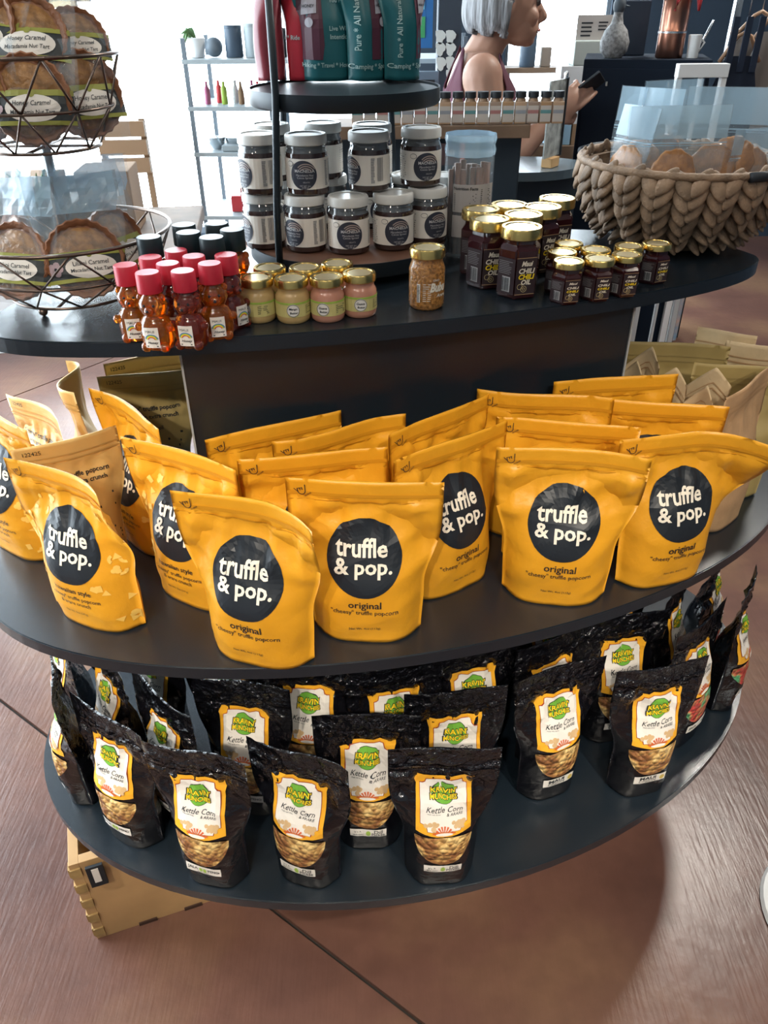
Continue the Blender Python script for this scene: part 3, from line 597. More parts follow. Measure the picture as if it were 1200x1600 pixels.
def on_top(x, y, r): return on(x, y, ZT)+Vector((0, r*.8, .0006))
BT = 'small gold-lidded fruit butter jar '
for i, (x, y, yw, c, lb) in enumerate(((395, 509, -40, 0, 'next to the honey bears, label turned aside'), (455, 507, 6, 0, 'with its round badge forward, second from the honey bears'), (507, 505, -12, 1, 'with pink butter, between two front butter jars'), (555, 499, 4, 1, 'with pink butter at the open end of the front row'), (418, 491, 10, 0, 'in the second row near the honey bears'), (480, 488, -20, 1, 'in the second row at its middle'), (527, 481, 15, 1, 'in the second row at the carousel foot'))):
    t = gold_jar('butter_jar', BT+lb, 'fruit butter jars', on_top(x, y-1, .023), yw, .0235, .058, butterp if c else butterm)
    m = cyl(.0235); w = .046; l = decal('label', g_rect(-w, .010, w, .030, .006), m, .0004, paleyl, t); decal('label_stripe', g_rect(-w, .0275, w, .030, .006), m, .0008, pick, l)
    decal('badge', g_disc(0, .0195, .0088, seg=20, rings=2), m, .0008, white_lab, l); decal('lettering', g_merge(g_text('Mango' if not c else 'Guava', 0, .0215, w=.011, shear=.2, off=.02), g_text('Butter', .001, .0165, w=.011, shear=.2, off=.02), g_lines(.018, .034, .014, .026, 5, i, .3), g_arc(0, .0195, .0078, .0084, 0, 6.28, 20)), m, .0012, ink, l)
t = gold_jar('rice_cracker_jar', 'gold-lidded jar of golden rice cracker pearls standing alone before the carousel', None, on_top(667, 485, .025), 10, .0255, .083, bubum, lidh=.013); m = cyl(.0255)
for q in (g_text('ONO', .008, .043, w=.010, off=.01), g_text('Bubu', .012, .033, w=.026, h=.013, off=.05, shear=.25, cell=.005), g_text('Arare', .017, .0215, w=.016, off=.02, shear=.2)): decal('lettering', q, m, .0005, cream, t)
b_ = decal('barcode', g_rect(-.020, .012, -.015, .038, .004), m, .0004, white_lab, t); decal('barcode_bars', g_lines(-.0195, -.0155, .013, .037, 12, 4), m, .0008, ink, b_); decal('small_print', g_lines(-.011, .001, .014, .040, 9, 5, .3), m, .0005, cream, t)
def chili(name, label, group, loc, yaw, r, h):
    t = gold_jar(name, label, group, loc, yaw, r, h, chilim, True, lidh=h*.155); y = -r*1.06*math.cos(R(30)); k = r/.030; mp = flat(y); zz = h*.08
    w = r*.50; l = decal('label', g_rect(-w, zz, w, h*.62, None), mp, .0006, chilil, t); a = R(-60)
    for e0 in (zz, h*.62-.0008*k): decal('label_edge', g_rect(-w, e0, w, e0+.0008*k, None), mp, .0009, M('bronze_print', (.40, .25, .13), .5), l)
    rows = (('Maui', .535, .017, cream, .3), ('CHILI', .43, .024, cream, .2), ('CHILI', .345, .024, yell_lab, .2), ('OIL', .265, .015, cream, .2))
    for s_, zc, ww, mt, sh in rows: decal('lettering', g_text(s_, .001*k, h*zc, w=ww*k, h=.0072*k*(h/.095), off=.03, shear=sh), mp, .0011, mt, l)
    decal('garlic_print', g_merge(g_arc(-.008*k, h*.20, .0035*k, .0041*k, 0, 6.28, 14), g_arc(-.002*k, h*.165, .0040*k, .0046*k, 0, 6.28, 14), g_arc(-.002*k, h*.165, .0015*k, .0021*k, 0, 6.28, 10)), mp, .0011, M('garlic_print', (.62, .50, .25), .5), l)
    def side(x, z, off):
        p = np.stack([x, np.full_like(x, y-off), z], 1); c, q = math.cos(a), math.sin(a); return np.stack([p[:, 0]*c-p[:, 1]*q, p[:, 0]*q+p[:, 1]*c, p[:, 2]], 1)
    l2 = decal('side_label', g_rect(-w, zz, w, h*.60, None), side, .0006, chilil, t); decal('barcode', g_rect(-.006*k, h*.11, .008*k, h*.33, None), side, .0010, M('grey_white', (.5, .5, .5), .5), l2)
    decal('barcode_bars', g_bars(-.0055*k, .0075*k, h*.12, h*.32, 12, 2), side, .0014, ink, l2); decal('small_print', g_lines(-w*.85, w*.8, h*.37, h*.57, 8, 3, .3), side, .0010, M('grey_print', (.22, .22, .23), .6), l2)
    return t
CB = 'large six-sided chili oil jar '
cf = on_top(810, 468, .031)
for dx, dy, yw, lb in ((0, 0, 14, 'at the front of its cluster with bright lettering'), (-.040, .048, 10, 'half hidden behind the front one, barcode side out'), (-.046, .112, 20, 'at the back of the cluster beside the clear tub'), (.014, .075, 20, 'in the middle of the cluster'), (.052, .125, 25, 'on the side toward the small jars'), (.002, .142, 12, 'in the back row at its middle'), (.086, .185, 20, 'in the back row with red oil showing')):
    chili('chili_oil_jar', CB+lb, 'large chili oil jars', cf+Vector((dx, dy, 0)), yw, .0305, .098)
CS = 'small gold-lidded chili oil jar '
for x, y, yw, lb in ((881, 465, 16, 'at the start of the front row by the large jars'), (932, 459, 10, 'second in the front row'), (977, 453, 6, 'third in the front row'), (1014, 446, 24, 'at the end of the front row under the basket')): chili('small_chili_jar', CS+lb, 'small chili oil jars', on_top(x, y, .023), yw, .0225, .058)
for x, y, lb in ((888, 397, 'in the second row by the large jars'), (931, 394, 'in the second row at its middle'), (906, 381, 'farthest back, lid glaring white'), (958, 388, 'in the second row against the basket')):
    p = on(x, y+3, ZT+.058); chili('small_chili_jar', CS+lb, 'small chili oil jars', (p.x, p.y, ZT+.0006), 12, .0225, .058)
# ------------------------------------------------------------------ honey bears
def bear(label, group, loc, yaw, content, cap, s=1.0, lab=True):
    t = thing('honey_bear_bottle', label, 'bottle', loc, R(yaw), group, scale=s)
    bm = bmesh.new()
    V, F = lathe_geo([(.012, 0), (.018, .002), (.0205, .008), (.0215, .020), (.0205, .032), (.0165, .040), (.0125, .0435), (.0150, .047), (.0178, .054), (.0170, .061), (.0135, .067), (.0105, .070), (.0105, .0725)], 24); vv = [bm.verts.new((v[0]*1.0, v[1]*.86, v[2])) for v in V]
    for f in F: bm.faces.new([vv[i] for i in f])
    for x, y, z, r in ((-.0135, -.002, .066, .0048), (.0135, -.002, .066, .0048), (0, -.0150, .0525, .0062), (-.0205, -.007, .030, .0058), (.0205, -.007, .030, .0058), (-.012, -.013, .006, .0068), (.012, -.013, .006, .0068)):
        bmesh.ops.create_icosphere(bm, subdivisions=2, radius=r, matrix=Matrix.Translation((x, y, z)))
    bmobj('bottle_body', bm, content, t, True)
    lathe('cap', [(.0148, .0727), (.0150, .0735), (.0146, .0955), (.0138, .0965)], cap, t, 30)
    bm = bmesh.new()
    bmesh.ops.create_icosphere(bm, subdivisions=1, radius=.0021, matrix=Matrix.Translation((0, -.0212, .0540))); bmobj('nose', bm, black, t, True)
    for x in (-.006, .006):
        bm = bmesh.new(); bmesh.ops.create_icosphere(bm, subdivisions=1, radius=.0018, matrix=Matrix.Translation((x, -.0140, .0588))); bmobj('eye', bm, black, t, True)
    if lab:
        m0 = cyl(.0215)
        def m(x, z, off): q = m0(x, z, off+.0012); q[:, 1] *= .92; return q
        l = decal('label', g_rect(-.0085, .008, .0085, .034, .004), m, .0012, white_lab, t)
        for k, mt in enumerate((redp, yell_lab, pick, blue)): decal('rainbow_print', g_arc(0, .018, .0035+k*.0011, .0045+k*.0011, .2, 2.94, 10), m, .0017, mt, l)
        decal('lettering', g_merge(g_text('MAUI', -.001, .029, w=.010), g_text('Honey', .001, .0145, w=.012, shear=.3, off=.02), g_rect(-.0065, .0095, .0065, .0108, None)), m, .0017, ink, l)
    return t
HB = 'honey bear bottle with red cap '
for i, (x, y, yw, a, lb) in enumerate(((234, 424, -6, 0, 'and amber muzzle at the front left of the bunch'), (286, 419, -8, 1, 'and dark red honey at the very front'), (203, 412, 6, 0, 'beside the wire basket, partly covered by the front bear'), (322, 409, 14, 0, 'and bright yellow face beside the front bears'), (270, 412, -10, 1, 'squeezed between the front bears'), (242, 404, -5, 1, 'in the middle row by the wire basket'), (293, 401, 0, 1, 'in the middle row behind the dark front bear'), (344, 399, 50, 1, 'turned away at the end nearest the carousel'), (277, 395, 10, 1, 'in the back row before the dark-capped bottles'))):
    p = on(x, y, ZT+.0965); bear(HB+lb, 'red capped honey bears', (p.x, p.y, ZT+.0006), yw, honey_red if a else honey, redcap)
for i, (x, y, lb) in enumerate(((257, 372, 'behind the wire basket rim'), (283, 369, 'next to the basket rim, amber inside'), (313, 368, 'with reddish honey before the other dark caps'), (296, 357, 'in the gap of the back row'), (330, 353, 'at the back beside the brightest one'), (350, 357, 'and glowing amber honey at the carousel end'))):
    p = on(x, y, ZT+.109); bear('honey bottle with dark cap '+lb, 'dark capped honey bottles', (p.x, p.y, ZT+.0006), 160 if i == 5 else 20, honey_red if i == 2 else honey, darkcap, 1.13, False)
# ------------------------------------------------------------------ clear tub with sticks
TB = on(730, 405, ZT)+Vector((0, .040, .0006)); t = thing('clear_snack_tub', 'tall clear plastic tub of brown snack sticks with nutrition panel', 'tub', TB)
lathe('tub_wall', [(.0395, 0), (.041, .003), (.041, .155), (.0405, .157), (.0395, .157), (.0395, .004)], film, t, 36)
rd = random.Random(4)
for k in range(22):
    a = rd.uniform(0, 6.28); r_ = .033*math.sqrt(rd.random()); x, y = r_*math.cos(a), r_*math.sin(a); tube('snack_stick', [(x, y, .004), (x*1.03, y*1.03, rd.uniform(.135, .150))], .0052, M('brown_stick', (.17, .075, .045), .5), t, 6)
m = cyl(.041); l = decal('label', g_rect(-.030, .075, .045, .118, .006), m, .0006, M('grey_label', (.42, .40, .40), .5), t)
decal('lettering', g_merge(g_text('Nutrition Facts', -.008, .112, w=.040, off=.02), g_lines(-.027, .012, .078, .106, 10, 6, .35), g_lines(.017, .042, .078, .112, 12, 7, .35)), m, .0011, ink, l)
l = decal('ingredient_label', g_rect(-.030, .035, .045, .070, .006), m, .0006, M('grey_label', (.42, .40, .40), .5), t); decal('small_print', g_lines(-.028, .043, .038, .068, 11, 8, .4), m, .0011, M('grey_print', (.22, .22, .23), .6), l)
lathe('film_collar', [(.0402, .1575), (.0415, .165), (.0395, .172), (.0420, .180), (.0405, .1885), (.0398, .1885), (.041, .180)], frost, t, 40, fl=.03, nf=9)
# ------------------------------------------------------------------ wire tart stand
WB = on(118, 470, ZT); WB = Vector((WB.x, WB.y+.02, ZT)); ws = thing('wire_tart_stand', 'two-tier bronze wire basket stand full of wrapped tarts', 'basket stand', WB)
def wbasket(zr, zm, zb, rr, rm, rb, n=9, ph=0):
    for nm, r, z, w in (('rim_ring', rr, zr, .0026), ('middle_ring', rm, zm, .0020), ('base_ring', rb, zb, .0022)): tube(nm, ring(r, z, 48), w, wire, ws, 6, True)
    tube('base_cross', [(-rb, 0, zb), (rb, 0, zb)], .002, wire, ws); tube('base_cross', [(0, -rb, zb), (0, rb, zb)], .002, wire, ws)
    for k in range(n):
        a = 2*pi*k/n+ph; h = pi/n
        def q(r, z, a): return (r*math.cos(a), r*math.sin(a), z)
        for s_ in (-1, 1): tube('zigzag_wire', [q(rr, zr, a), q(rm, zm, a+s_*h), ], .0015, wire, ws, 5); tube('zigzag_wire', [q(rm, zm, a+h), q(rb, zb, a+h+s_*h)], .0015, wire, ws, 5)
wbasket(.098, .050, .012, .148, .132, .092, 9, .2); U = .207
wbasket(U+.108, U+.048, U, .116, .098, .072, 9, .35)
tube('centre_post', [(0, 0, .012), (0, 0, U+.11)], .0065, M('grey_post', (.30, .33, .35), .35, metal=.8), ws, 8)
for a in (255, 15, 135): lathe('ball_foot', [(.002, 0), (.0055, .003), (.0065, .0065), (.0055, .0100), (.002, .0125)], wire, ws, 12, loc=(.088*math.cos(R(a)), .088*math.sin(R(a)), 0))
def tart(label, loc, yaw, tilt, kind, seed, s=1.0, collar=True):
    t = thing('wrapped_tart', label, 'tart', loc, R(yaw), 'wrapped macadamia tarts', rx=tilt, scale=s)
    o = lathe('pastry_crust', [(.040, 0), (.050, .004), (.053, .018), (.051, .020), (.046, .018), (.044, .015)], crust, t, 48, fl=.02, nf=24); o.rotation_euler = (R(90), 0, 0); o.location = (0, .010, .056)
    f = lathe('nut_filling', [(.043, .014), (.040, .0165), (.02, .0185), (.004, .019)], nuts, t, 32); f.rotation_euler = (R(90), 0, 0); f.location = (0, .010, .056)
    P = Pouch(.128, .168 if collar else .125, .017, seed=seed, zipv=.80, crinkle=.005, wave=.012, fill=1.05, backf=1.0, fine=.0008); mk('wrapper', *P.mesh(22, 28), film, t); m = P.map()
    if collar: decal('wrapper_frill', g_rect(-.060, P.H*.70, .060, P.H*.995, .010), m, .0012, frost, t)
    z = .045; l = decal('label_band', g_merge(g_rect(-.058, z-.019, .058, z+.021)), m, .0010, bandk, t)
    decal('olive_edge', g_rect(-.058, z+.014, .058, z+.021), m, .0016, bandg, l); decal('olive_edge', g_rect(-.058, z-.019, .058, z-.014), m, .0016, bandg, l)
    decal('label_oval', g_disc(.006, z, .036, .0155, 28, 3), m, .0021, white_lab, l); decal('flower_print', g_merge(*[g_disc(-.043+.006*math.cos(k*1.26), z+.006*math.sin(k*1.26), .0045, seg=8, rings=1) for k in range(5)]), m, .0021, pinkfl, l)
    decal('seal_dot', g_disc(.006, z+.0165, .0045, seg=14, rings=1), m, .0026, bandg, l)
    decal('lettering', g_merge(g_text(kind+' Caramel', .006, z+.005, w=.050, off=.008, shear=.2 if kind == 'Honey' else 0), g_text('Macadamia Nut Tart', .006, z-.004, w=.058, off=.008, shear=.2 if kind == 'Honey' else 0)), m, .0026, ink, l)
    return t
def wl(x, y, z): return (WB.x+x, WB.y+y, WB.z+z)
tart('lilikoi caramel macadamia tart in clear wrap, label slanting at the basket front', wl(-.055, -.082, .017), -14, R(-22), 'Lilikoi', 1)
tart('lilikoi tart in clear wrap with its label half folded beside the slanting one', wl(.048, -.072, .017), 22, R(-20), 'Lilikoi', 2)
tart('wrapped tart leaning at the basket side near the honey bears', wl(.075, .005, .017), 62, R(-14), 'Lilikoi', 3)
tart('wrapped tart standing at the rear of the lower basket', wl(.02, .062, .017), 12, R(-8), 'Lilikoi', 4)
tart('wrapped tart at the outer side of the lower basket', wl(-.085, -.005, .017), -50, R(-14), 'Lilikoi', 5)
tart('honey caramel tart with white oval label at the front of the upper basket', wl(.012, -.052, U+.004), 4, R(-12), 'Honey', 6, collar=False)
tart('honey caramel tart at the outer side of the upper basket', wl(-.062, -.030, U+.004), -28, R(-12), 'Honey', 7, collar=False)
tart('honey caramel tart upright at the inner side of the upper basket', wl(.062, .012, U+.004), 40, R(-8), 'Honey', 8, collar=False)
tart('honey caramel tart heaped above the white oval label', wl(.010, -.028, U+.072), 2, R(-26), 'Honey', 9, collar=False)
tart('honey caramel tart heaped on the outer side of the pile', wl(-.055, -.010, U+.080), -20, R(-24), 'Honey', 10, collar=False)
tart('honey caramel tart with frilled wrapper behind the heap', wl(.058, .030, U+.075), 20, R(-20), 'Honey', 11, .8)
tart('honey caramel tart crowning the pile in the upper basket', wl(-.022, .012, U+.128), -8, R(-38), 'Honey', 12, collar=False)
# ------------------------------------------------------------------ woven basket
BC = at(1062, 272, 1.44); BC = Vector((BC.x, BC.y, ZT)); BH = .135
wb = thing('woven_basket', 'round braided water hyacinth basket with black handle bars on the top shelf', 'basket', BC)
def br(h): return .088+.088*math.sin(min(1, h/BH*1.02)*pi/2)**.85
lathe('basket_liner', [(.08, .002)]+[(br(h)-.012, h) for h in np.linspace(.004, BH-.006, 9)]+[(br(BH)-.022, BH-.006)]+[(br(h)-.020, h) for h in np.linspace(BH-.01, .010, 8)]+[(.06, .008)], straw2, wb, 48)  # darker straw behind the strands paints in the shade of the crevices
def strand_mesh():
    bm = bmesh.new(); bmesh.ops.create_uvsphere(bm, u_segments=14, v_segments=8, radius=1)
    for v in bm.verts: a_ = math.atan2(v.co.y, v.co.x); rr_ = 1+.10*math.cos(a_*7); e_ = .75+.25*(1-v.co.z**2); v.co.x *= .0100*rr_*e_; v.co.y *= .0058*rr_; v.co.z *= .0235
    me = bpy.data.meshes.new('strand'); bm.to_mesh(me); bm.free(); me.polygons.foreach_set('use_smooth', [True]*len(me.polygons)); return me
sm = [strand_mesh(), strand_mesh()]; sm[0].materials.append(straw); sm[1].materials.append(straw2); rd = random.Random(8)
NC = 21
for c in range(NC):
    for k in range(6):
        for s_ in (-1, 1):
            h = .0245+k*.0200+(.006 if s_ > 0 else 0); h = min(h, BH-.006); a = 2*pi*(c+.25*s_+.02)/NC; r_ = br(h)-.003; sl = .80 if h < BH*.4 else .35
            o = bpy.data.objects.new('strand', sm[0 if rd.random() < .65 else 1]); COL.objects.link(o); o.parent = wb; o.location = (r_*math.cos(a), r_*math.sin(a), h)
            w_ = r_/.17; o.scale = (1.28*w_, 1, 1.08)
            o.rotation_mode = 'QUATERNION'; o.rotation_quaternion = Matrix.Rotation(a+pi/2, 3, 'Z').to_quaternion()@Matrix.Rotation(-sl, 3, 'X').to_quaternion()@Matrix.Rotation(s_*.46+rd.uniform(-.14, .14), 3, 'Y').to_quaternion()
hx = br(BH)+.004; a0 = R(-62)
tube('rim_cord', ring(br(BH)-.004, BH+.002, 48), .0065, straw, wb, 8, True)
tube('handle_bar', [(hx*math.cos(a)*1.0, hx*math.sin(a), BH+.002) for a in (a0-.22, a0, a0+.25, a0+.55)], .0075, black, wb, 10)
tube('handle_wrap', [(hx*math.cos(a)*1.0, hx*math.sin(a), BH+.002) for a in (a0-.02, a0+.06)], .0105, straw, wb, 10)
tube('handle_bar', [(hx*math.cos(a+pi), hx*math.sin(a+pi), BH+.002) for a in (a0-.22, a0, a0+.25, a0+.55)], .0075, black, wb, 10)
def fruit_bag(label, x, y, z, yaw, tilt, seed, fr=1, w=.125, h=.17):
    t = thing('fruit_pouch', label, 'snack bag', (BC.x+x, BC.y+y, ZT+z), R(yaw), 'clear pouches of dried fruit', rx=R(tilt))
    P = Pouch(w, h, .016, seed=seed, zipv=.66, crinkle=.003, wave=.006, backf=1.0); mk('pouch_body', *P.mesh(20, 26), film, t); m = P.map()
    decal('header', g_rect(-w*.485, h*.70, w*.485, h*.995, .012), m, .0012, frost, t); zip_strip(P, t, frost, .655, .668); zip_strip(P, t, frost, .635, .642)
    V, F = lathe_geo([(.006, -.003), (.036, -.0035), (.039, 0), (.036, .0035), (.006, .003)], 28, True, .04, 9)
    for k in range(fr): o = mk('dried_fruit_slice', V, F, mango, t); o.rotation_euler = (R(90), k*.7, 0); o.location = ((k-.5*(fr-1))*.03, (k-.5*(fr-1))*.009, .062+.012*k)
    return t
fruit_bag('clear pouch with one round amber fruit slice facing forward in the basket', -.030, -.060, .060, 4, -8, 1, 1, .17, .165)
fruit_bag('clear pouch with hang hole standing tallest at the basket handle', .060, -.020, .062, -14, -4, 2, 2, .15, .185)
fruit_bag('clear pouch turned edgewise at the outer basket rim', -.110, -.015, .062, -62, -10, 3, 1, .09, .16)
fruit_bag('clear pouch bright with glare behind the rim pouch', -.075, .010, .065, -42, -6, 4, 1, .12, .18)
fruit_bag('clear pouch peeking over the round fruit slice pouch', -.020, .045, .068, 18, -2, 5, 1, .12, .185)
t = fruit_bag('clear pouch with red and white nutrition sticker beside the handle', .120, -.015, .055, 24, -6, 6, 1, .11, .13)
# ------------------------------------------------------------------ pouches on the carousel's upper tray
def tray_pouch(label, x, y, yaw, mat, seed, face=None, W=.105, H=.20, extra=None):
    p = on(x, y, ZU)+Vector((0, .022, 0)); rz = R(yaw); t = thing('honey_pouch', label, 'pouch', (p.x, p.y, ZU+.0035), rz, 'honey pouches on the carousel'); P = Pouch(W, H, .026, seed=seed, zipv=.86, crinkle=.002)
    mk('pouch_body', *P.mesh(18, 30), mat, t); m = P.map(); zip_strip(P, t, mat, .87, .885)
    pale = M('pale_teal_print', (.35, .50, .50), .5); bc = M('bear_panel', (.075, .022, .040), .4)
    if face:
        a, b_ = face; q = decal('bear_panel', g_poly([(a, .030), (b_, .030), (b_+.004, .05), (b_, .125), (b_-.006, .15), (a+.006, .15), (a, .125)], .012), m, .001, bc, t)
        c = (a+b_)/2; w_ = (b_-a)*.62; decal('name_panel', g_poly([(c-w_/2, .090), (c+w_/2, .092), (c+w_/2*1.1, .118), (c+w_*.38, .126), (c-w_*.38, .122)], .01), m, .0016, M('lilac_print', (.33, .33, .38), .5), q)
        decal('lettering', g_merge(g_text('RAWKIN', c, .114, w=w_*.78, off=.02), g_text('HONEY', c, .101, w=w_*.78, off=.02)), m, .0022, ink, q); decal('seal_dot', g_disc(c, .080, .0065, seg=16, rings=1), m, .0016, M('lilac_print', (.33, .33, .38), .5), q)
    for s_, cx, cz, w_, ro in extra or (): decal('lettering', g_text(s_, cx, cz, w=w_, off=.012, rot=ro), m, .0016, pale, t)
    return t
tray_pouch('teal honey pouch with bear panel and slogans at the tray front', 512, 131, 4, teal, 1, (-.048, -.008), .115, .2, (('Use What', .022, .118, .034, 0), ('You Need', .022, .108, .034, 0), ('Live With', .022, .072, .034, 0), ('Intention', .022, .061, .032, 0), ('Hiking * Travel * Home', .0, .022, .085, 0)))
tray_pouch('teal honey pouch showing a bear panel beside the front pouch', 572, 131, 28, teal, 2, (-.002, .040), .10, .2, (('Pure * All Natural', -.024, .085, .085, pi/2), ('Camping * Sports', .0, .020, .07, 0)))
tray_pouch('teal honey pouch at the tray side with bright rim and upright lettering', 628, 130, 30, teal, 3, (.012, .044), .10, .2, (('Pure * All Natural * Raw', -.018, .085, .105, pi/2), ('Camping * Sports', .002, .020, .07, 0)))
tray_pouch('dark teal honey pouch wedged between the lettered ones', 606, 128, -38, teal, 4, None, .09, .19, (('All Natural * Raw', -.02, .10, .085, pi/2),))
tray_pouch('red honey pouch with outlined bear beside the front post', 470, 130, -14, redf, 5, None, .085, .2, (('Squeeze', .01, .12, .03, 0), ('Hike * Ride', -.01, .06, .04, 0)))
tray_pouch('maroon red pouch seen from its folded side at the tray edge', 424, 131, -50, maroonf, 6, None, .085, .2)
# ------------------------------------------------------------------ crate under the bottom shelf
c0 = Vector((-.568, .806, 0)); cdv = (Vector((-.371, .876, 0))-c0).normalized(); ca = math.atan2(cdv.y, cdv.x)
cr = thing('wooden_crate', 'pale pine box with finger joints and a dark knot under the bottom shelf', 'crate', c0, ca)
box('front_board', (.14, .010, .125), (.262, .018, .25), pine, cr, .001); box('back_board', (.14, .19, .125), (.262, .018, .25), pine, cr, .001); box('base_board', (.14, .10, .012), (.24, .16, .012), pine, cr)
for x in (.0, .280): box('side_board', (x, .10, .125), (.018, .198, .25), pine, cr, .001)
for k in range(5):
    box('joint_finger', (.0, -.0002, .025+k*.05), (.0185, .004, .024), pine_end, cr); box('joint_finger', (-.0105, .010, .025+k*.05), (.004, .018, .024), pine_end, cr)
for k in range(3): box('joint_finger', (.09+k*.09, .004, .004), (.035, .012, .009), M('notch_dark', (.06, .03, .02), .8), cr)
k_ = mk('wood_knot', *lathe_geo([(.014, 0), (.012, .0008), (.004, .001)], 14), M('knot_brown', (.14, .055, .03), .6), cr); k_.rotation_euler = (R(90), 0, 0); k_.location = (.13, .0008, .16)
t = thing('price_holder', 'small black and white tag holder clipped to the pine box corner', 'tag holder', c0+cdv*.035+Vector((.0, -.004, .215)), ca); box('holder_frame', (0, -.006, 0), (.03, .006, .06), black, t, .001); box('tag_card', (0, -.0095, .004), (.012, .001, .04), white_lab, t)
# white round thing at the frame's right edge
lathe('round_pedestal', [(.15, 0), (.155, .004), (.15, .012), (.03, .02), (.016, .04), (.016, .9)], whitem, None, 40); o = bpy.context.scene.objects['round_pedestal']; p = on(1196, 1440, 0); o.location = (p.x+.155, p.y, 0); props(o, 'white round pedestal foot on the brown floor beside the display', 'stand')
# ------------------------------------------------------------------ shop behind: left side
def plain(name, label, cat, c, s_, mat, rz=0, group=None, bev=.003): o = box(name, (0, 0, 0), s_, mat, None, bev); o.location = c; o.rotation_euler.z = rz; return props(o, label, cat, group)
t = thing('low_plinth', 'long low white plinth standing on the floor behind the display', 'plinth', (-2.3, 4.15, 0), R(17)); box('plinth_body', (0, 0, .16), (2.1, .7, .32), whitem, t, .005); box('plinth_top', (0, 0, .335), (2.16, .76, .03), whitem, t, .003)
t = thing('side_table', 'brown timber table behind the wire basket stand', 'table', (-1.05, 2.35, 0), R(8)); box('table_top', (0, 0, .96), (1.0, .6, .04), M('brown_timber', (.20, .13, .085), .6, var=.3, vscale=12), t, .004)
for x in (-.45, .45):
    for y in (-.25, .25): box('leg', (x, y, .47), (.05, .05, .94), M('brown_timber', (.2, .13, .085), .6), t)
for c, s_, lb in (((-1.14, 2.36, 1.0555), (.40, .26, .15), 'open brown box behind the tart stand post'), ((-.80, 2.42, 1.0655), (.15, .16, .17), 'tall brown box with white card beside the plant')):
    t = thing('cardboard_box', lb, 'box', c, R(6)); box('box_body', (0, 0, 0), s_, brownbox, t, .003); box('card', (.02, -s_[1]/2-.001, .01), (.07, .002, .06), M('grey_white', (.5, .5, .5), .5), t)
pc = at(62, 322, 2.16); t = thing('potted_plant', 'small spiky green plant in a dark pot with shells behind the tarts', 'plant', (pc.x, pc.y, .9805))
lathe('pot', [(.02, 0), (.028, .03), (.034, .09), (.030, .095)], black, t, 18); rd = random.Random(2)
for k in range(11):
    a = rd.uniform(0, 6.28); q = rd.uniform(.03, .09); V = []; w_ = .006
    pts = [(math.cos(a)*q*f, math.sin(a)*q*f, .09+.17*f-.05*f*f) for f in (0, .4, .75, 1)]; tube('leaf', pts, [.006, .006, .004, .001], leafg, t, 5)
for k in range(5): bm = bmesh.new(); bmesh.ops.create_icosphere(bm, subdivisions=2, radius=.014+.004*rd.random(), matrix=Matrix.Diagonal((1.3, 1, .7, 1))); o = bmobj('shell', bm, M('shell', (.45, .38, .32), .5), t, True); o.location = (-.05+.03*k, -.035-.01*(k % 2), .014)
t = thing('slatted_crate', 'tan slatted crate beyond the wire stand', 'crate', (-.93, 3.05, 0), R(5)); 
for z in (1.05, 1.11, 1.17): box('slat', (0, 0, z), (.17, .02, .05), M('tan_slat', (.34, .22, .13), .7), t)
for x in (-.075, .075): box('crate_post', (x, .02, .6), (.02, .02, 1.2), M('tan_slat', (.34, .22, .13), .7), t)
t = thing('hanging_sign', 'pale wooden frame hanging in the bright window', 'sign', (-1.27, 3.6, 1.56), R(-10)); box('sign_board', (0, 0, .12), (.15, .012, .30), M('pale_wood', (.55, .46, .28), .6), t); 
for x in (-.085, .085): box('sign_rail', (x, 0, .12), (.018, .02, .36), M('pale_wood_dark', (.30, .24, .16), .6), t)
box('sign_bar', (0, .01, .0), (.30, .014, .02), M('pale_wood_dark', (.3, .24, .16), .6), t)
box('sign_hanger', (0, 0, 1.05), (.004, .004, 1.4), greym, t)
# white metal shelf unit against the window
EX, EY = -.70, 3.2; t = thing('shelf_unit', 'slim grey metal shelf unit standing before the bright window', 'shelf', (EX, EY, 0), R(-4))
for x in (0, .30, .62, 1.0):
    for y in (0, .32): box('post', (x, y, .72), (.014, .014, 1.44), greym, t)
for z in (.42, .62, .84, 1.07, 1.225, 1.375): box('shelf_board', (.5, .16, z-.008), (1.02, .34, .014), M('pale_grey_metal', (.36, .42, .45), .5), t)
def onshelf(dx, dy, z): v = Matrix.Rotation(R(-4), 3, 'Z')@Vector((dx, dy, 0)); return (EX+v.x, EY+v.y, z)
def canister(label, dx, z, r, h, mat, dy=.1, name='canister'): 
    t = thing(name, label, 'container', onshelf(dx, dy, z)); lathe('body', [(r*.96, 0), (r, .004), (r, h*.88), (r*.97, h*.9)], mat, t, 22); lathe('lid', [(r*1.01, h*.9), (r*1.01, h*.98), (r*.95, h)], mat, t, 22); return t
canister('dark blue canister on the shelf unit top', .16, 1.3755, .032, .10, M('slate_blue', (.05, .08, .12), .5)); canister('pale grey canister beside the dark blue one', .23, 1.3755, .030, .105, M('pale_grey_metal', (.36, .42, .45), .5)); canister('black canister near the red pouches on the unit top', .33, 1.3755, .026, .09, black)
canister('silver-banded black canister at the unit top end', .39, 1.3755, .028, .095, steel)
bm = bmesh.new(); bmesh.ops.create_uvsphere(bm, u_segments=18, v_segments=12, radius=.032); o = bmobj('round_speaker', bm, greym, None, True); o.location = onshelf(.085, .1, 1.408); props(o, 'round grey speaker on the shelf unit beside the plant', 'speaker')
t = thing('trailing_plant', 'small trailing green plant in a white cup on the shelf unit', 'plant', onshelf(.02, .1, 1.3755)); lathe('cup', [(.026, 0), (.034, .06), (.030, .062)], whitem, t, 18); rd = random.Random(7)
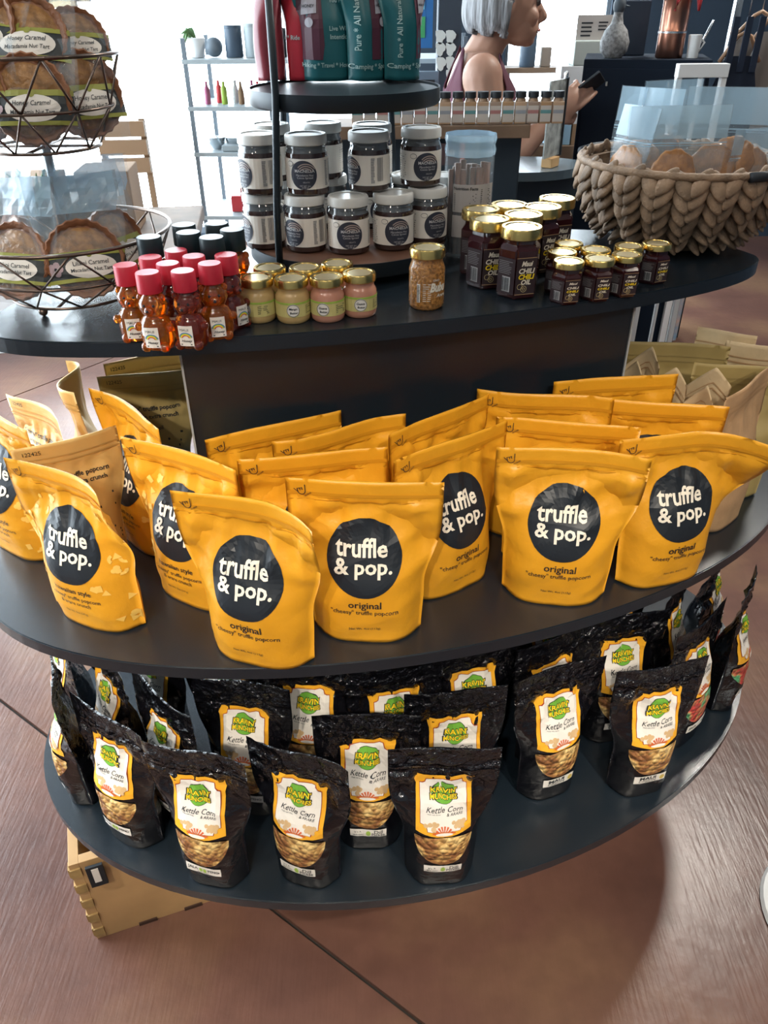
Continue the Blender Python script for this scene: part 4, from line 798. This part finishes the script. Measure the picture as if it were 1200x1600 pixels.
for k in range(9): a = rd.uniform(2, 5); q = .05; tube('leaf', [(0, 0, .06), (math.cos(a)*q*.6, math.sin(a)*q*.6, .085), (math.cos(a)*q, math.sin(a)*q, .04+.04*rd.random())], [.004, .009, .002], leafg, t, 5)
rd = random.Random(12)
for k in range(13):
    m_ = (rose, redp, pick, M('pale_print', (.55, .56, .58), .5), brownbox)[k % 5]; o = lathe('small_bottle', [(.010, 0), (.011, .003), (.011, .04+.02*rd.random()), (.005, .062), (.005, .075)], m_, None, 12); o.location = onshelf(.05+k*.032, .06+.05*(k % 2), 1.2255); props(o, ('rose pink', 'red', 'green', 'pale grey', 'tan')[k % 5]+' small bottle on the second board of the shelf unit', 'bottle', 'small bottles on the shelf unit')
for k, (dx, z, s_, m_, lb) in enumerate(((.12, .8405, (.05, .04, .06), redp, 'small red carton stack on the lower board of the shelf unit'), (.16, .8405, (.05, .04, .09), M('dark_red_print', (.35, .04, .05), .5), 'taller red carton beside the small red one'), (.22, .8405, (.04, .04, .11), M('pale_blue_print', (.35, .48, .60), .5), 'pale blue carton next to the red cartons'), (.20, 1.0705, (.22, .12, .02), M('pale_grey_metal', (.36, .42, .45), .5), 'flat pale tray on the middle board of the shelf unit'))):
    x, y, zz = onshelf(dx, .08, z); plain('carton', lb, 'carton', (x, y, zz+s_[2]/2), s_, m_)
canister('pink tumbler beside the pale blue carton', .30, .8405, .022, .12, rose, name='tumbler')
for k, (dx, m_) in enumerate(((.06, steel), (.13, steel), (.20, greym), (.27, M('slate_blue', (.05, .08, .12), .5)))):
    o = lathe('bowl', [(.016, 0), (.030, .02), (.036, .042), (.033, .042)], m_, None, 20); o.location = onshelf(dx, .08, 1.0905 if dx == .20 else 1.0705); props(o, ('shiny steel bowl on the shelf unit' if k < 2 else 'grey bowl on the flat tray' if k == 2 else 'dark blue bowl on the shelf unit'), 'bowl', 'bowls on the shelf unit')
# ------------------------------------------------------------------ seasoning row, rear counters
LY = 1.95; t = thing('bottle_ledge', 'dark counter with a wooden ledge behind the carousel', 'counter', (.085, LY, 0)); box('counter_body', (0, .075, .645), (.47, .21, 1.29), M('navy_board', (.016, .028, .042), .5), t, .003); box('wood_ledge', (0, .0, 1.304), (.49, .15, .026), M('brown_timber', (.2, .13, .085), .6), t, .002)
for k in range(17):
    x = -.148+k*.0276; q = thing('seasoning_bottle', 'dark-capped seasoning bottle with '+('teal', 'grey', 'rose')[k % 3]+' banded label in the ledge row', 'bottle', (.085+x+.012, LY-.045, 1.3175), 0, 'seasoning bottles on the ledge')
    box('bottle_body', (0, 0, .022), (.025, .025, .044), M('spice_%d' % (k % 3), ((.36, .22, .12), (.42, .28, .18), (.30, .22, .17))[k % 3], .25), q, .002); lathe('neck', [(.012, .044), (.0095, .051)], M('spice_glass', (.3, .2, .13), .15), q, 14); lathe('cap', [(.0122, .0511), (.0122, .063)], black, q, 14)
    l = box('label', (0, -.0128, .020), (.023, .0006, .032), M('label_greige', (.46, .42, .38), .5), q); box('label_band', (0, -.0133, .024), (.023, .0004, .007), (M('band_teal', (.10, .24, .25), .5), M('band_grey', (.25, .27, .30), .5), M('band_rose', (.35, .16, .15), .5))[k % 3], l)
t = thing('orange_sign', 'small dark card with orange edge and leaf mark on the counter front', 'sign', (.155, LY-.09, 1.262)); box('card', (0, 0, 0), (.062, .004, .044), M('card_dark', (.075, .045, .05), .5), t); box('orange_edge', (.026, -.0025, 0), (.010, .001, .044), M('card_orange', (.52, .13, .07), .5), t); decal('leaf_mark', g_merge(*[g_disc(-.006+k*.006, .004, .0022, .007, 10, 1) for k in range(3)]), flat(-.0022), .0006, white_lab, t)
t = thing('round_counter', 'dark counter with curved pale-lit top in front of the person', 'counter', (.375, 2.31, 0)); prism('counter_top', ov(.185, .15, .10, 0, 40), 1.148, 1.170, M('counter_top', (.10, .14, .17), .25), t); box('counter_base', (0, .02, .573), (.33, .13, 1.146), M('navy_board', (.016, .028, .042), .5), t)
t = thing('coffee_pouch', 'black coffee pouch with white leaf print on the curved counter', 'pouch', (.275, 2.265, 1.1705), R(8)); P = Pouch(.095, .135, .025, seed=3, zipv=.84, crinkle=.001); mk('pouch_body', *P.mesh(14, 20), black, t); decal('leaf_print', g_merge(*[g_rot(g_disc(-.012, .035+k*.011, .003, .0085, 10, 1), s_*.7, -.012, .032+k*.011) for k in range(5) for s_ in (-1, 1)], g_rect(-.0128, .02, -.0112, .095, None)), P.map(), .0015, M('pale_print', (.55, .56, .58), .5), t); decal('side_label', g_rect(.014, .02, .034, .10), P.map(), .0015, brownbox, t)
t = thing('menu_holder', 'upright clear menu holder on a small wood block', 'sign holder', (.455, 2.24, 1.1705), R(55)); box('wood_block', (0, 0, .012), (.05, .03, .024), pine, t, .002); box('menu_sheet', (0, 0, .115), (.10, .004, .18), M('menu_print', (.42, .45, .44), .4, var=.6, vscale=40), t); box('acrylic_edge', (.052, 0, .115), (.005, .012, .185), black, t); lathe('rounded_top', [(.006, 0), (.006, .012), (.003, .016)], steel, t, 12, loc=(.045, 0, .205))
# column with white shell-shaped stickers, poster, monitor
CY = 3.0; t = thing('dark_column', 'dark blue-grey column covered with white shell stickers', 'column', (.228, CY, 0)); box('column_body', (0, 0, 1.5), (.075, .10, 3.0), M('column_blue', (.030, .045, .065), .6), t)
for k, (x, y) in enumerate(((688, 57), (704, 57), (688, 76), (704, 76), (689, 99), (704, 98), (704, 118), (703, 138), (703, 160))):
    p = at(x, y, CY-.052); bm = bmesh.new(); bmesh.ops.create_circle(bm, cap_ends=True, segments=14, radius=.016)
    for v in bm.verts: a = math.atan2(v.co.y, v.co.x); v.co *= 1+.16*math.sin(3*a+.6)+.08*math.cos(5*a); v.co.y *= 1.25
    ex = bmesh.ops.extrude_face_region(bm, geom=bm.faces[:]); bmesh.ops.translate(bm, vec=(0, 0, .003), verts=[v for v in ex['geom'] if isinstance(v, bmesh.types.BMVert)]); bmesh.ops.rotate(bm, matrix=Matrix.Rotation(R(90), 3, 'X'), verts=bm.verts); bmesh.ops.recalc_face_normals(bm, faces=bm.faces[:])
    o = bmobj('shell_sticker', bm, M('pearl_white', (.62, .68, .66), .4), t); o.location = (p.x-.228, -.0505, p.z)
t = thing('colour_poster', 'bright blue and green island poster hanging behind the teal pouches', 'poster', (.135, 3.05, 1.50)); box('poster_sheet', (0, 0, .06), (.085, .004, .30), blue, t); box('green_field', (-.008, -.003, -.03), (.05, .002, .06), M('poster_green', (.06, .36, .14), .5), t); box('sky_field', (-.008, -.003, .08), (.045, .002, .12), M('poster_sky', (.12, .42, .62), .5), t); box('poster_hanger', (0, .0, 1.0), (.004, .004, 1.6), greym, t)
t = thing('small_monitor', 'grey-framed monitor behind the seasoning bottles', 'monitor', (.135, 2.75, 1.32)); box('monitor_frame', (0, 0, 0), (.095, .02, .085), M('blue_grey_metal', (.12, .18, .25), .5), t, .003); box('screen', (0, -.011, -.008), (.07, .002, .055), black, t); box('monitor_stand', (0, .01, -.66), (.03, .03, 1.24), greym, t)
# cabinet, things on it
t = thing('black_cabinet', 'tall matt black cabinet behind the woven basket', 'cabinet', (.835, 2.80, 0), R(-14)); box('cabinet_body', (0, 0, .697), (.37, .30, 1.394), M('cabinet_black', (.010, .016, .028), .85, spec=.15), t, .003); box('cabinet_door', (0, -.152, .70), (.35, .008, 1.34), M('cabinet_black', (.010, .016, .028), .85, spec=.15), t, .002)
for x in (-.11, .07): box('door_handle', (x, -.159, 1.33), (.006, .006, .012), steel, t)
zc = 1.3945; t = thing('hen_sculpture', 'mottled grey bird sculpture with upright neck on the cabinet', 'sculpture', (.715, 2.74, zc), scale=.84)
lathe('body', [(.030, 0), (.048, .02), (.052, .05), (.040, .085), (.022, .105), (.017, .125), (.016, .140)], M('mottled_stone', (.30, .31, .32), .7, var=.6, vscale=90), t, 20); bm = bmesh.new(); bmesh.ops.create_uvsphere(bm, u_segments=14, v_segments=10, radius=.022, matrix=Matrix.Translation((0, 0, .160))@Matrix.Diagonal((1, 1, 1.35, 1))); bmobj('head', bm, M('dark_stone', (.06, .08, .10), .6), t, True)
bm = bmesh.new(); bmesh.ops.create_cone(bm, segments=8, radius1=.006, radius2=.001, depth=.02, cap_ends=True, matrix=Matrix.Translation((.026, -.004, .158))@Matrix.Rotation(R(90), 4, 'Y')); bmobj('beak', bm, M('dark_stone', (.06, .08, .10), .6), t, True)
plain('black_box', 'black rectangular box standing behind the bird sculpture', 'box', (.795, 2.86, zc+.0735), (.085, .06, .146), M('box_navy', (.020, .035, .06), .5))
t = thing('copper_canister', 'stacked copper canister with red bow on the cabinet', 'canister', (.880, 2.72, zc)); lathe('lower_tin', [(.038, 0), (.040, .003), (.040, .066)], copper, t, 28); lathe('upper_tin', [(.040, .0665), (.0415, .068), (.040, .07), (.040, .145), (.042, .148)], copper, t, 28); lathe('band', [(.0415, .064), (.0415, .069)], steel, t, 28)
for s_ in (-1, 1): tube('bow', [(.02, -.03, .15), (.02+s_*.03, -.04, .17), (.02+s_*.035, -.035, .12)], [.006, .016, .004], redp, t, 8)
t = thing('white_mug', 'white cup beside the copper canister', 'cup', (.945, 2.70, zc)); lathe('cup_body', [(.016, 0), (.020, .06), (.018, .06)], whitem, t, 20); tube('cup_handle', [(.018, 0, .05), (.030, 0, .04), (.018, 0, .015)], .003, whitem, t)
t = thing('steel_jug', 'small shiny steel jug with upright spout at the cabinet end', 'jug', (.970, 2.76, zc)); lathe('jug_body', [(.014, 0), (.018, .02), (.012, .05)], steel, t, 18); tube('spout', [(.01, 0, .02), (.024, 0, .05), (.042, 0, .095)], .004, steel, t)
t = thing('white_rack', 'white tubular rack standing before the black cabinet', 'rack', (.86, 2.36, 0)); box('top_rail', (0, 0, 1.385), (.135, .03, .032), whitem, t, .002)
for x, w_ in ((-.060, .014), (.0, .006), (.060, .014)): box('upright', (x, 0, .685), (w_, .02, 1.37), whitem, t)
# garments on hangers
rail = thing('garment_rail', 'steel garment rail holding aprons and shirts', 'rail', (1.50, 2.72, 0)); box('rail_bar', (0, 0, 1.66), (.9, .02, .02), steel, rail)
for x in (-.44, .44): box('rail_post', (x, 0, .83), (.02, .02, 1.66), steel, rail)
def garment(label, x, mat, w_, z0, z1, y=2.72, rz=0, straps=False, txt=None):
    t = thing('hung_garment', label, 'garment', (x, y, 0), R(rz), 'garments on the rail'); n = 14; V = []; F = []
    for s_ in (1, -1):
        for j in range(9):
            f = j/8; z = z1+(z0-z1)*f; hw = w_*(.55+.45*min(1, f*4))
            for i in range(n+1): u = -1+2*i/n; V.append((hw*u, -s_*(.012+.012*math.sin(u*9+f)*f)*(1-u*u*.8), z))
    m_ = (n+1)*9
    for j in range(8):
        for i in range(n): a = j*(n+1)+i; F += [(a, a+1, a+n+2, a+n+1), (m_+a+1, m_+a, m_+a+n+1, m_+a+n+2)]
        for i in (0, n): a = j*(n+1)+i; F.append((a, a+n+1, m_+a+n+1, m_+a))
    mk('cloth', V, F, mat, t)
    tube('hanger', [(-w_*.8, 0, z1-.015), (-.02, 0, z1+.05), (0, 0, z1+.06), (.02, 0, z1+.05), (w_*.8, 0, z1-.015)], .006, M('hanger_wood', (.34, .20, .12), .5), t, 6); tube('hanger_hook', [(0, 0, z1+.06), (0, 0, 1.675)], .002, steel, t, 5)
    if straps:
        for sx in (-.5, 0, .5): box('strap', (sx*w_, -.016, z1+.03), (.018, .006, .14), mat, t)
    if txt: decal('lettering', g_text(txt, w_*.55, (z0+z1)/2+.08, w=.10, off=.02, rot=-1.2), flat(-.028), .001, M('pale_print', (.55, .56, .58), .5), t)
garment('navy apron with three straps hanging on the rail', 1.075, apron, .075, .95, 1.40, 2.66, 0, True); garment('taupe shirt with pale lettering hanging beside the apron', 1.19, shirt, .08, 1.02, 1.46, 2.72, 10, txt='MAUI'); garment('grey taupe shirt behind the apron', 1.17, shirt, .10, 1.0, 1.45, 2.80); garment('dark garment at the rail end', 1.30, apron, .07, .98, 1.46, 2.70, 20)
# gift boxes and speaker behind the woman
t = thing('box_shelf', 'brown shelf stand carrying gift boxes by the rear window', 'shelf', (.74, 3.25, 0)); box('shelf_body', (0, 0, .545), (.36, .22, 1.09), M('brown_timber', (.2, .13, .085), .6), t, .003)
k = 0
for x, z, w_, h_, m_, lb in ((.66, 1.0905, .09, .07, 'blue', 'pale box with blue picture on the shelf stand'), (.76, 1.0905, .10, .07, 'b', 'brown box at the foot of the gift stack'), (.68, 1.161, .10, .06, 'w', 'white box above the blue picture box'), (.775, 1.161, .08, .06, 'b', 'brown box in the second layer of the stack'), (.68, 1.2215, .10, .06, 'w', 'white box behind the phone in the stack'), (.78, 1.2215, .08, .06, 'b', 'brown box beside the phone-level white box'), (.69, 1.282, .09, .065, 'w', 'bright white box in the fourth layer of the stack'), (.78, 1.282, .085, .065, 'b', 'brown box in the fourth layer of the stack'), (.735, 1.3475, .10, .075, 'g', 'grey-green box under the handwritten card'), (.82, 1.3475, .06, .075, 'b', 'brown box beside the grey-green one')):
    mt = dict(w=whitem, b=brownbox, g=M('grey_green_box', (.42, .46, .43), .7), blue=M('picture_blue', (.30, .48, .62), .6))[m_]; plain('gift_box', lb, 'box', (x, 3.20, z+h_/2), (w_, .10, h_), mt, 0, 'gift boxes by the rear window')
t = thing('handwritten_card', 'handwritten price card on top of the gift boxes', 'card', (.755, 3.18, 1.423)); box('card', (0, 0, .038), (.13, .003, .075), M('card_greige', (.45, .42, .40), .7), t); decal('small_print', g_merge(g_lines(-.05, -.005, .012, .062, 4, 3, .4), g_lines(.01, .05, .03, .062, 3, 4, .4)), flat(-.0018), .0005, ink, t)
t = thing('rear_ledge', 'narrow window ledge behind the person', 'shelf', (.60, 3.45, 0)); box('ledge_board', (0, 0, 1.318), (.24, .14, .018), M('brown_timber', (.2, .13, .085), .6), t); 
for x in (-.10, .10): box('ledge_leg', (x, .03, .6545), (.02, .02, 1.309), greym, t)
t = thing('dark_speaker', 'dark upright speaker on the rear window ledge', 'speaker', (.565, 3.42, 1.3275)); lathe('speaker_body', [(.028, 0), (.031, .006), (.031, .108), (.026, .115)], M('slate_blue', (.05, .08, .12), .5), t, 22); lathe('speaker_cap', [(.024, .1152), (.022, .117)], black, t, 22)
plain('grey_block', 'small grey block beside the dark speaker', 'block', (.635, 3.42, 1.3275+.0325), (.038, .03, .065), M('grey_brown', (.22, .18, .15), .7))
# white display and book seen past the pedestal
t = thing('white_bookrack', 'white slatted book rack standing on the floor beyond the pedestal', 'rack', (1.46, 4.04, 0), R(10))
for k, x in enumerate((-.10, -.04, .02)): box('rack_board', (x, 0, .17+.015*k), (.05, .25, .34+.03*k), whitem, t, .002)
box('picture_book', (.075, -.10, .16), (.05, .02, .30), M('book_picture', (.20, .36, .50), .5, col2=(.62, .45, .38), var=.1, vscale=14), t); box('dark_side', (.125, .05, .20), (.04, .2, .40), black, t)
# ------------------------------------------------------------------ the woman
PO = Vector((.30, 2.66, 0)); wm = thing('person', 'person with grey bob in maroon tank dress looking at a phone', 'person', PO)
bmp = bmesh.new()
def cap_(p, q, r0, r1, bm=bmp, n=12):
    p, q = Vector(p), Vector(q); d = q-p; L_ = d.length; M4 = Matrix.Translation((p+q)/2)@d.to_track_quat('Z', 'Y').to_matrix().to_4x4()
    bmesh.ops.create_cone(bm, cap_ends=True, segments=n, radius1=r0, radius2=r1, depth=L_, matrix=M4)
    for c, r in ((p, r0), (q, r1)): bmesh.ops.create_uvsphere(bm, u_segments=n, v_segments=8, radius=r, matrix=Matrix.Translation(c))
def ell(c, r, rot=None, bm=bmp):
    bmesh.ops.create_uvsphere(bm, u_segments=18, v_segments=12, radius=1, matrix=Matrix.Translation(c)@(rot or Matrix.Identity(4))@Matrix.Diagonal((*r, 1)))
TR = [(.42, .10, .15, 0), (.82, .115, .172, -.01), (.95, .108, .162, -.005), (1.06, .092, .138, .0), (1.16, .105, .145, .01), (1.25, .115, .152, .012), (1.33, .098, .158, .0), (1.385, .070, .140, -.008), (1.42, .056, .075, -.004)]
def ring_at(z):
    zs = [t_[0] for t_ in TR]; return tuple(float(np.interp(z, zs, [t_[i] for t_ in TR])) for i in (1, 2, 3))
V, F = [], []; zs = [.70]+[t_[0] for t_ in TR[1:]]; n = 24
vr = []
for z in zs: a, b_, x0 = ring_at(z); vr.append([bmp.verts.new((x0+a*math.cos(2*pi*k/n), b_*math.sin(2*pi*k/n), z)) for k in range(n)])
for i in range(len(vr)-1):
    for k in range(n): bmp.faces.new((vr[i][k], vr[i][(k+1) % n], vr[i+1][(k+1) % n], vr[i+1][k]))
bmp.faces.new(vr[0][::-1]); bmp.faces.new(vr[-1])
cap_((-.002, 0, 1.40), (.040, 0, 1.475), .056, .050)
HT = Matrix.Rotation(R(14), 4, 'Y'); HC = Vector((.068, 0, 1.540))
ell(HC, (.094, .073, .108), HT); ell(HC+Vector((.040, 0, -.060)), (.056, .054, .050), HT); ell(HC+Vector((.062, 0, -.092)), (.026, .028, .020), HT)
cap_(HC+Vector((.086, 0, .004)), HC+Vector((.108, 0, -.036)), .008, .013); ell(HC+Vector((.098, 0, -.044)), (.012, .015, .009)); ell(HC+Vector((.088, 0, -.064)), (.013, .021, .006)); ell(HC+Vector((.086, 0, -.075)), (.012, .019, .007)); ell(HC+Vector((.080, 0, .020)), (.016, .048, .011), HT)
for s_ in (-1, 1): ell(HC+Vector((-.006, s_*.073, -.014)), (.016, .008, .028), HT); ell(HC+Vector((.066, s_*.036, -.034)), (.024, .024, .024))
def hand(w0, d, nrm, curls, thumb):
    w0 = Vector(w0); d = Vector(d).normalized(); nrm = Vector(nrm); nrm = (nrm-d*nrm.dot(d)).normalized(); ac = d.cross(nrm)
    rot = Matrix((ac, nrm, d)).transposed().to_4x4(); ell(w0+d*.046, (.040, .015, .052), rot)
    for i, L_ in enumerate((.92, 1.0, .95, .76)):
        p = w0+d*.080+ac*((i-1.5)*.0195); a = 0; r_ = .0088
        for k, sl in enumerate((.040, .026, .021)):
            a += curls[i]*(1, 1.2, .9)[k]; q = p+(d*math.cos(a)+nrm*math.sin(a))*sl*L_; cap_(p, q, r_, r_*.92, n=8); p = q; r_ *= .92
    p = w0+d*.022-ac*.032*thumb; q = p+(d*.75-ac*.55*thumb+nrm*.45).normalized()*.038; cap_(p, q, .012, .010, n=8); cap_(q, q+(d*.85+nrm*.5+ac*.15*thumb).normalized()*.030, .010, .008, n=8)
SR, ER, WR = (-.010, -.162, 1.362), (.045, -.205, 1.105), (.205, -.135, 1.262)
SL, EL, WL = (-.010, .162, 1.362), (.065, .190, 1.110), (.205, .010, 1.235)
for S_, E_, W_ in ((SR, ER, WR), (SL, EL, WL)):
    ell(S_, (.058, .054, .062)); cap_(S_, Vector(S_).lerp(Vector(E_), .5), .056, .050); cap_(Vector(S_).lerp(Vector(E_), .5), E_, .050, .040); cap_(E_, Vector(E_).lerp(Vector(W_), .4), .040, .037); cap_(Vector(E_).lerp(Vector(W_), .4), W_, .037, .025)
hand(WR, (.085, .03, .055), (.25, .95, .15), (.16, .22, .32, .45), 1)
hand(WL, (.085, -.045, .035), (-.25, -.35, .9), (.35, .38, .42, .45), -1)
for s_ in (-1, 1): cap_((0, s_*.08, .80), (.005, s_*.085, .45), .080, .055); cap_((.005, s_*.085, .45), (-.02, s_*.085, .09), .052, .036); cap_((-.02, s_*.085, .045), (.13, s_*.095, .034), .042, .032)
body = bmobj('body', bmp, skin, wm)
md = body.modifiers.new('r', 'REMESH'); md.mode = 'VOXEL'; md.voxel_size = .0048; sm_ = body.modifiers.new('s', 'SMOOTH'); sm_.iterations = 4; sm_.factor = .5
bpy.context.view_layer.update(); me = bpy.data.meshes.new_from_object(body.evaluated_get(bpy.context.evaluated_depsgraph_get())); body.modifiers.clear(); body.data = me
me.polygons.foreach_set('use_smooth', [True]*len(me.polygons))
if not me.materials: me.materials.append(skin)
# dress: scooped top with straps, flaring skirt
n = 64; rows = 30; V = []; F = []
for j in range(rows+1):
    for k in range(n):
        a = 2*pi*k/n; y_ = abs(math.sin(a)); front = math.cos(a); yy = .150*y_
        top = 1.275+.145*math.exp(-((yy-.088)/.030)**2)-(.035 if front < 0 else .0)*0+(.05 if front < 0 else 0)*math.exp(-(yy/.08)**2)-.035*max(0, (y_-.86)/.14)
        z = .40+(top-.40)*j/rows; a_, b_, x0 = ring_at(z); o_ = .010+max(0, (.80-z))*.10
        V.append((x0+(a_+o_)*math.cos(a), (b_+o_)*math.sin(a), z))
for j in range(rows):
    for k in range(n): F.append((j*n+k, j*n+(k+1) % n, (j+1)*n+(k+1) % n, (j+1)*n+k))
dr = mk('dress', V, F, tank, wm); sd = dr.modifiers.new('t', 'SOLIDIFY'); sd.thickness = .004
# hair: chin-length bob
bm = bmesh.new(); bmesh.ops.create_uvsphere(bm, u_segments=96, v_segments=48, radius=1)
rd = random.Random(1)
for v in bm.verts:
    p = v.co.copy(); a = math.atan2(p.y, p.x); lob = 1+.026*math.sin(a*19+p.z*2)+.016*math.sin(a*43+1)
    if p.z < 0: h = math.sqrt(max(0, 1-p.z*p.z)); f = (1.06-.26*p.z**4)/max(h, .22); p.x *= f; p.y *= f
    v.co = Vector((p.x*.106*lob-.012, p.y*.092*lob, p.z*(.122 if p.z > 0 else .098)+.008))
dl = [f for f in bm.faces if (f.calc_center_median().x > .004+.42*max(0, f.calc_center_median().z-.0) and f.calc_center_median().z < .070) or f.calc_center_median().z < -.086+.012*math.sin(9*math.atan2(f.calc_center_median().y, f.calc_center_median().x))]
bmesh.ops.delete(bm, geom=dl, context='FACES'); bmesh.ops.transform(bm, matrix=Matrix.Translation(HC)@Matrix.Rotation(R(6), 4, 'Y'), verts=bm.verts)
hr = bmobj('hair', bm, hairm, wm, True); sd = hr.modifiers.new('t', 'SOLIDIFY'); sd.thickness = .014
for s_ in (-1, 1):
    bm = bmesh.new(); bmesh.ops.create_uvsphere(bm, u_segments=12, v_segments=8, radius=.0105, matrix=Matrix.Translation(HC+Vector((.083, s_*.030, .000)))); e_ = bmobj('eye', bm, M('eye_dark', (.05, .04, .04), .3), wm, True)
    tube('eyebrow', [HC+Vector((.094-abs(q)*.35, s_*.030+q*s_, .022-abs(q)*.2)) for q in (-.016, -.005, .005, .018)], .0032, hairm, wm, 5)
tube('lips', [HC+Vector((.0995-abs(q)*.45, q, -.0695)) for q in (-.020, -.010, 0, .010, .020)], [.002, .004, .0045, .004, .002], M('lips', (.30, .10, .09), .5), wm, 6)
ph = thing('phone', 'dark smartphone held in both hands by the person', 'phone', PO+Vector((.292, -.072, 1.312)), R(-12), None, R(-30), R(-38)); box('phone_body', (0, 0, 0), (.150, .074, .008), black, ph, .003); box('screen', (0, 0, .0043), (.142, .068, .0006), M('screen_glass', (.03, .04, .05), .1), ph)
# ------------------------------------------------------------------ settle the pouches so that none passes through another
def axes(r): return (Vector((math.cos(r), math.sin(r))), Vector((-math.sin(r), math.cos(r))))
def settle(items, iters=80):
    for _ in range(iters):
        for i in range(len(items)):
            for j in range(i+1, len(items)):
                A, B = items[i], items[j]; d = B['c']-A['c']
                if d.length > A['r']+B['r'] or A['m']+B['m'] == 0: continue
                best = None
                for ax in A['ax']+B['ax']:
                    ra = A['h'][0]*abs(ax.dot(A['ax'][0]))+A['h'][1]*abs(ax.dot(A['ax'][1])); rb = B['h'][0]*abs(ax.dot(B['ax'][0]))+B['h'][1]*abs(ax.dot(B['ax'][1]))
                    ov_ = ra+rb-abs(d.dot(ax))
                    if ov_ <= 0: best = None; break
                    if best is None or ov_ < best[0]: best = (ov_, ax if d.dot(ax) > 0 else -ax)
                if best:
                    m_ = A['m']+B['m']; A['c'] -= best[1]*best[0]*.5*A['m']/m_; B['c'] += best[1]*best[0]*.5*B['m']/m_
ped = Matrix.Rotation(DA, 3, 'Z')@Vector((-.015, .015, 0))+DC
for zk in 'mb':
    its = [dict(c=Vector(ped[:2]), h=(.348, .090), ax=axes(DA), m=0, r=.36)]
    for o, P, z_, mo in REG:
        if z_ == zk: h = (P.W*.42, P.D*.80); its.append(dict(c=Vector(o.location[:2]), h=h, ax=axes(o.rotation_euler.z), m=mo, r=math.hypot(*h), o=o))
    ea, eb = (.70, .345) if zk == 'm' else (.705, .445)
    for rep in range(6):
        settle(its, 25)
        for q in its[1:]:
            v_ = Matrix.Rotation(-DA, 2)@(q['c']-Vector(DC[:2])); k_ = math.hypot(v_.x/(ea-.03), v_.y/(eb-.025))
            if k_ > 1: q['c'] = Vector(DC[:2])+Matrix.Rotation(DA, 2)@(v_/k_)
    for q in its[1:]: q['o'].location.x, q['o'].location.y = q['c']
for grp in (('small_chili_jar',), ('honey_bear_bottle', 'butter_jar'), ('spread_jar',)):
    its = [o for o in COL.objects if o.parent is None and o.name.split('.')[0] in grp]
    rad = lambda o: {'small_chili_jar': .0242, 'chili_oil_jar': .0325, 'rice_cracker_jar': .026, 'honey_bear_bottle': .0205, 'butter_jar': .0238, 'spread_jar': .0327}[o.name.split('.')[0]]*(1.1 if o.scale.x > 1.05 else 1)
    for _ in range(60):
        for i, a in enumerate(its):
            for b_ in its[i+1:]:
                if abs(a.location.z-b_.location.z) > .02: continue
                d = Vector((b_.location.x-a.location.x, b_.location.y-a.location.y)); mn = rad(a)+rad(b_)
                if 0 < d.length < mn:
                    d.normalize(); e_ = (mn-Vector((b_.location.x-a.location.x, b_.location.y-a.location.y)).length)*.5; a.location.x -= d.x*e_*.4; a.location.y -= d.y*e_*.4; b_.location.x += d.x*e_*.6; b_.location.y += d.y*e_*.6
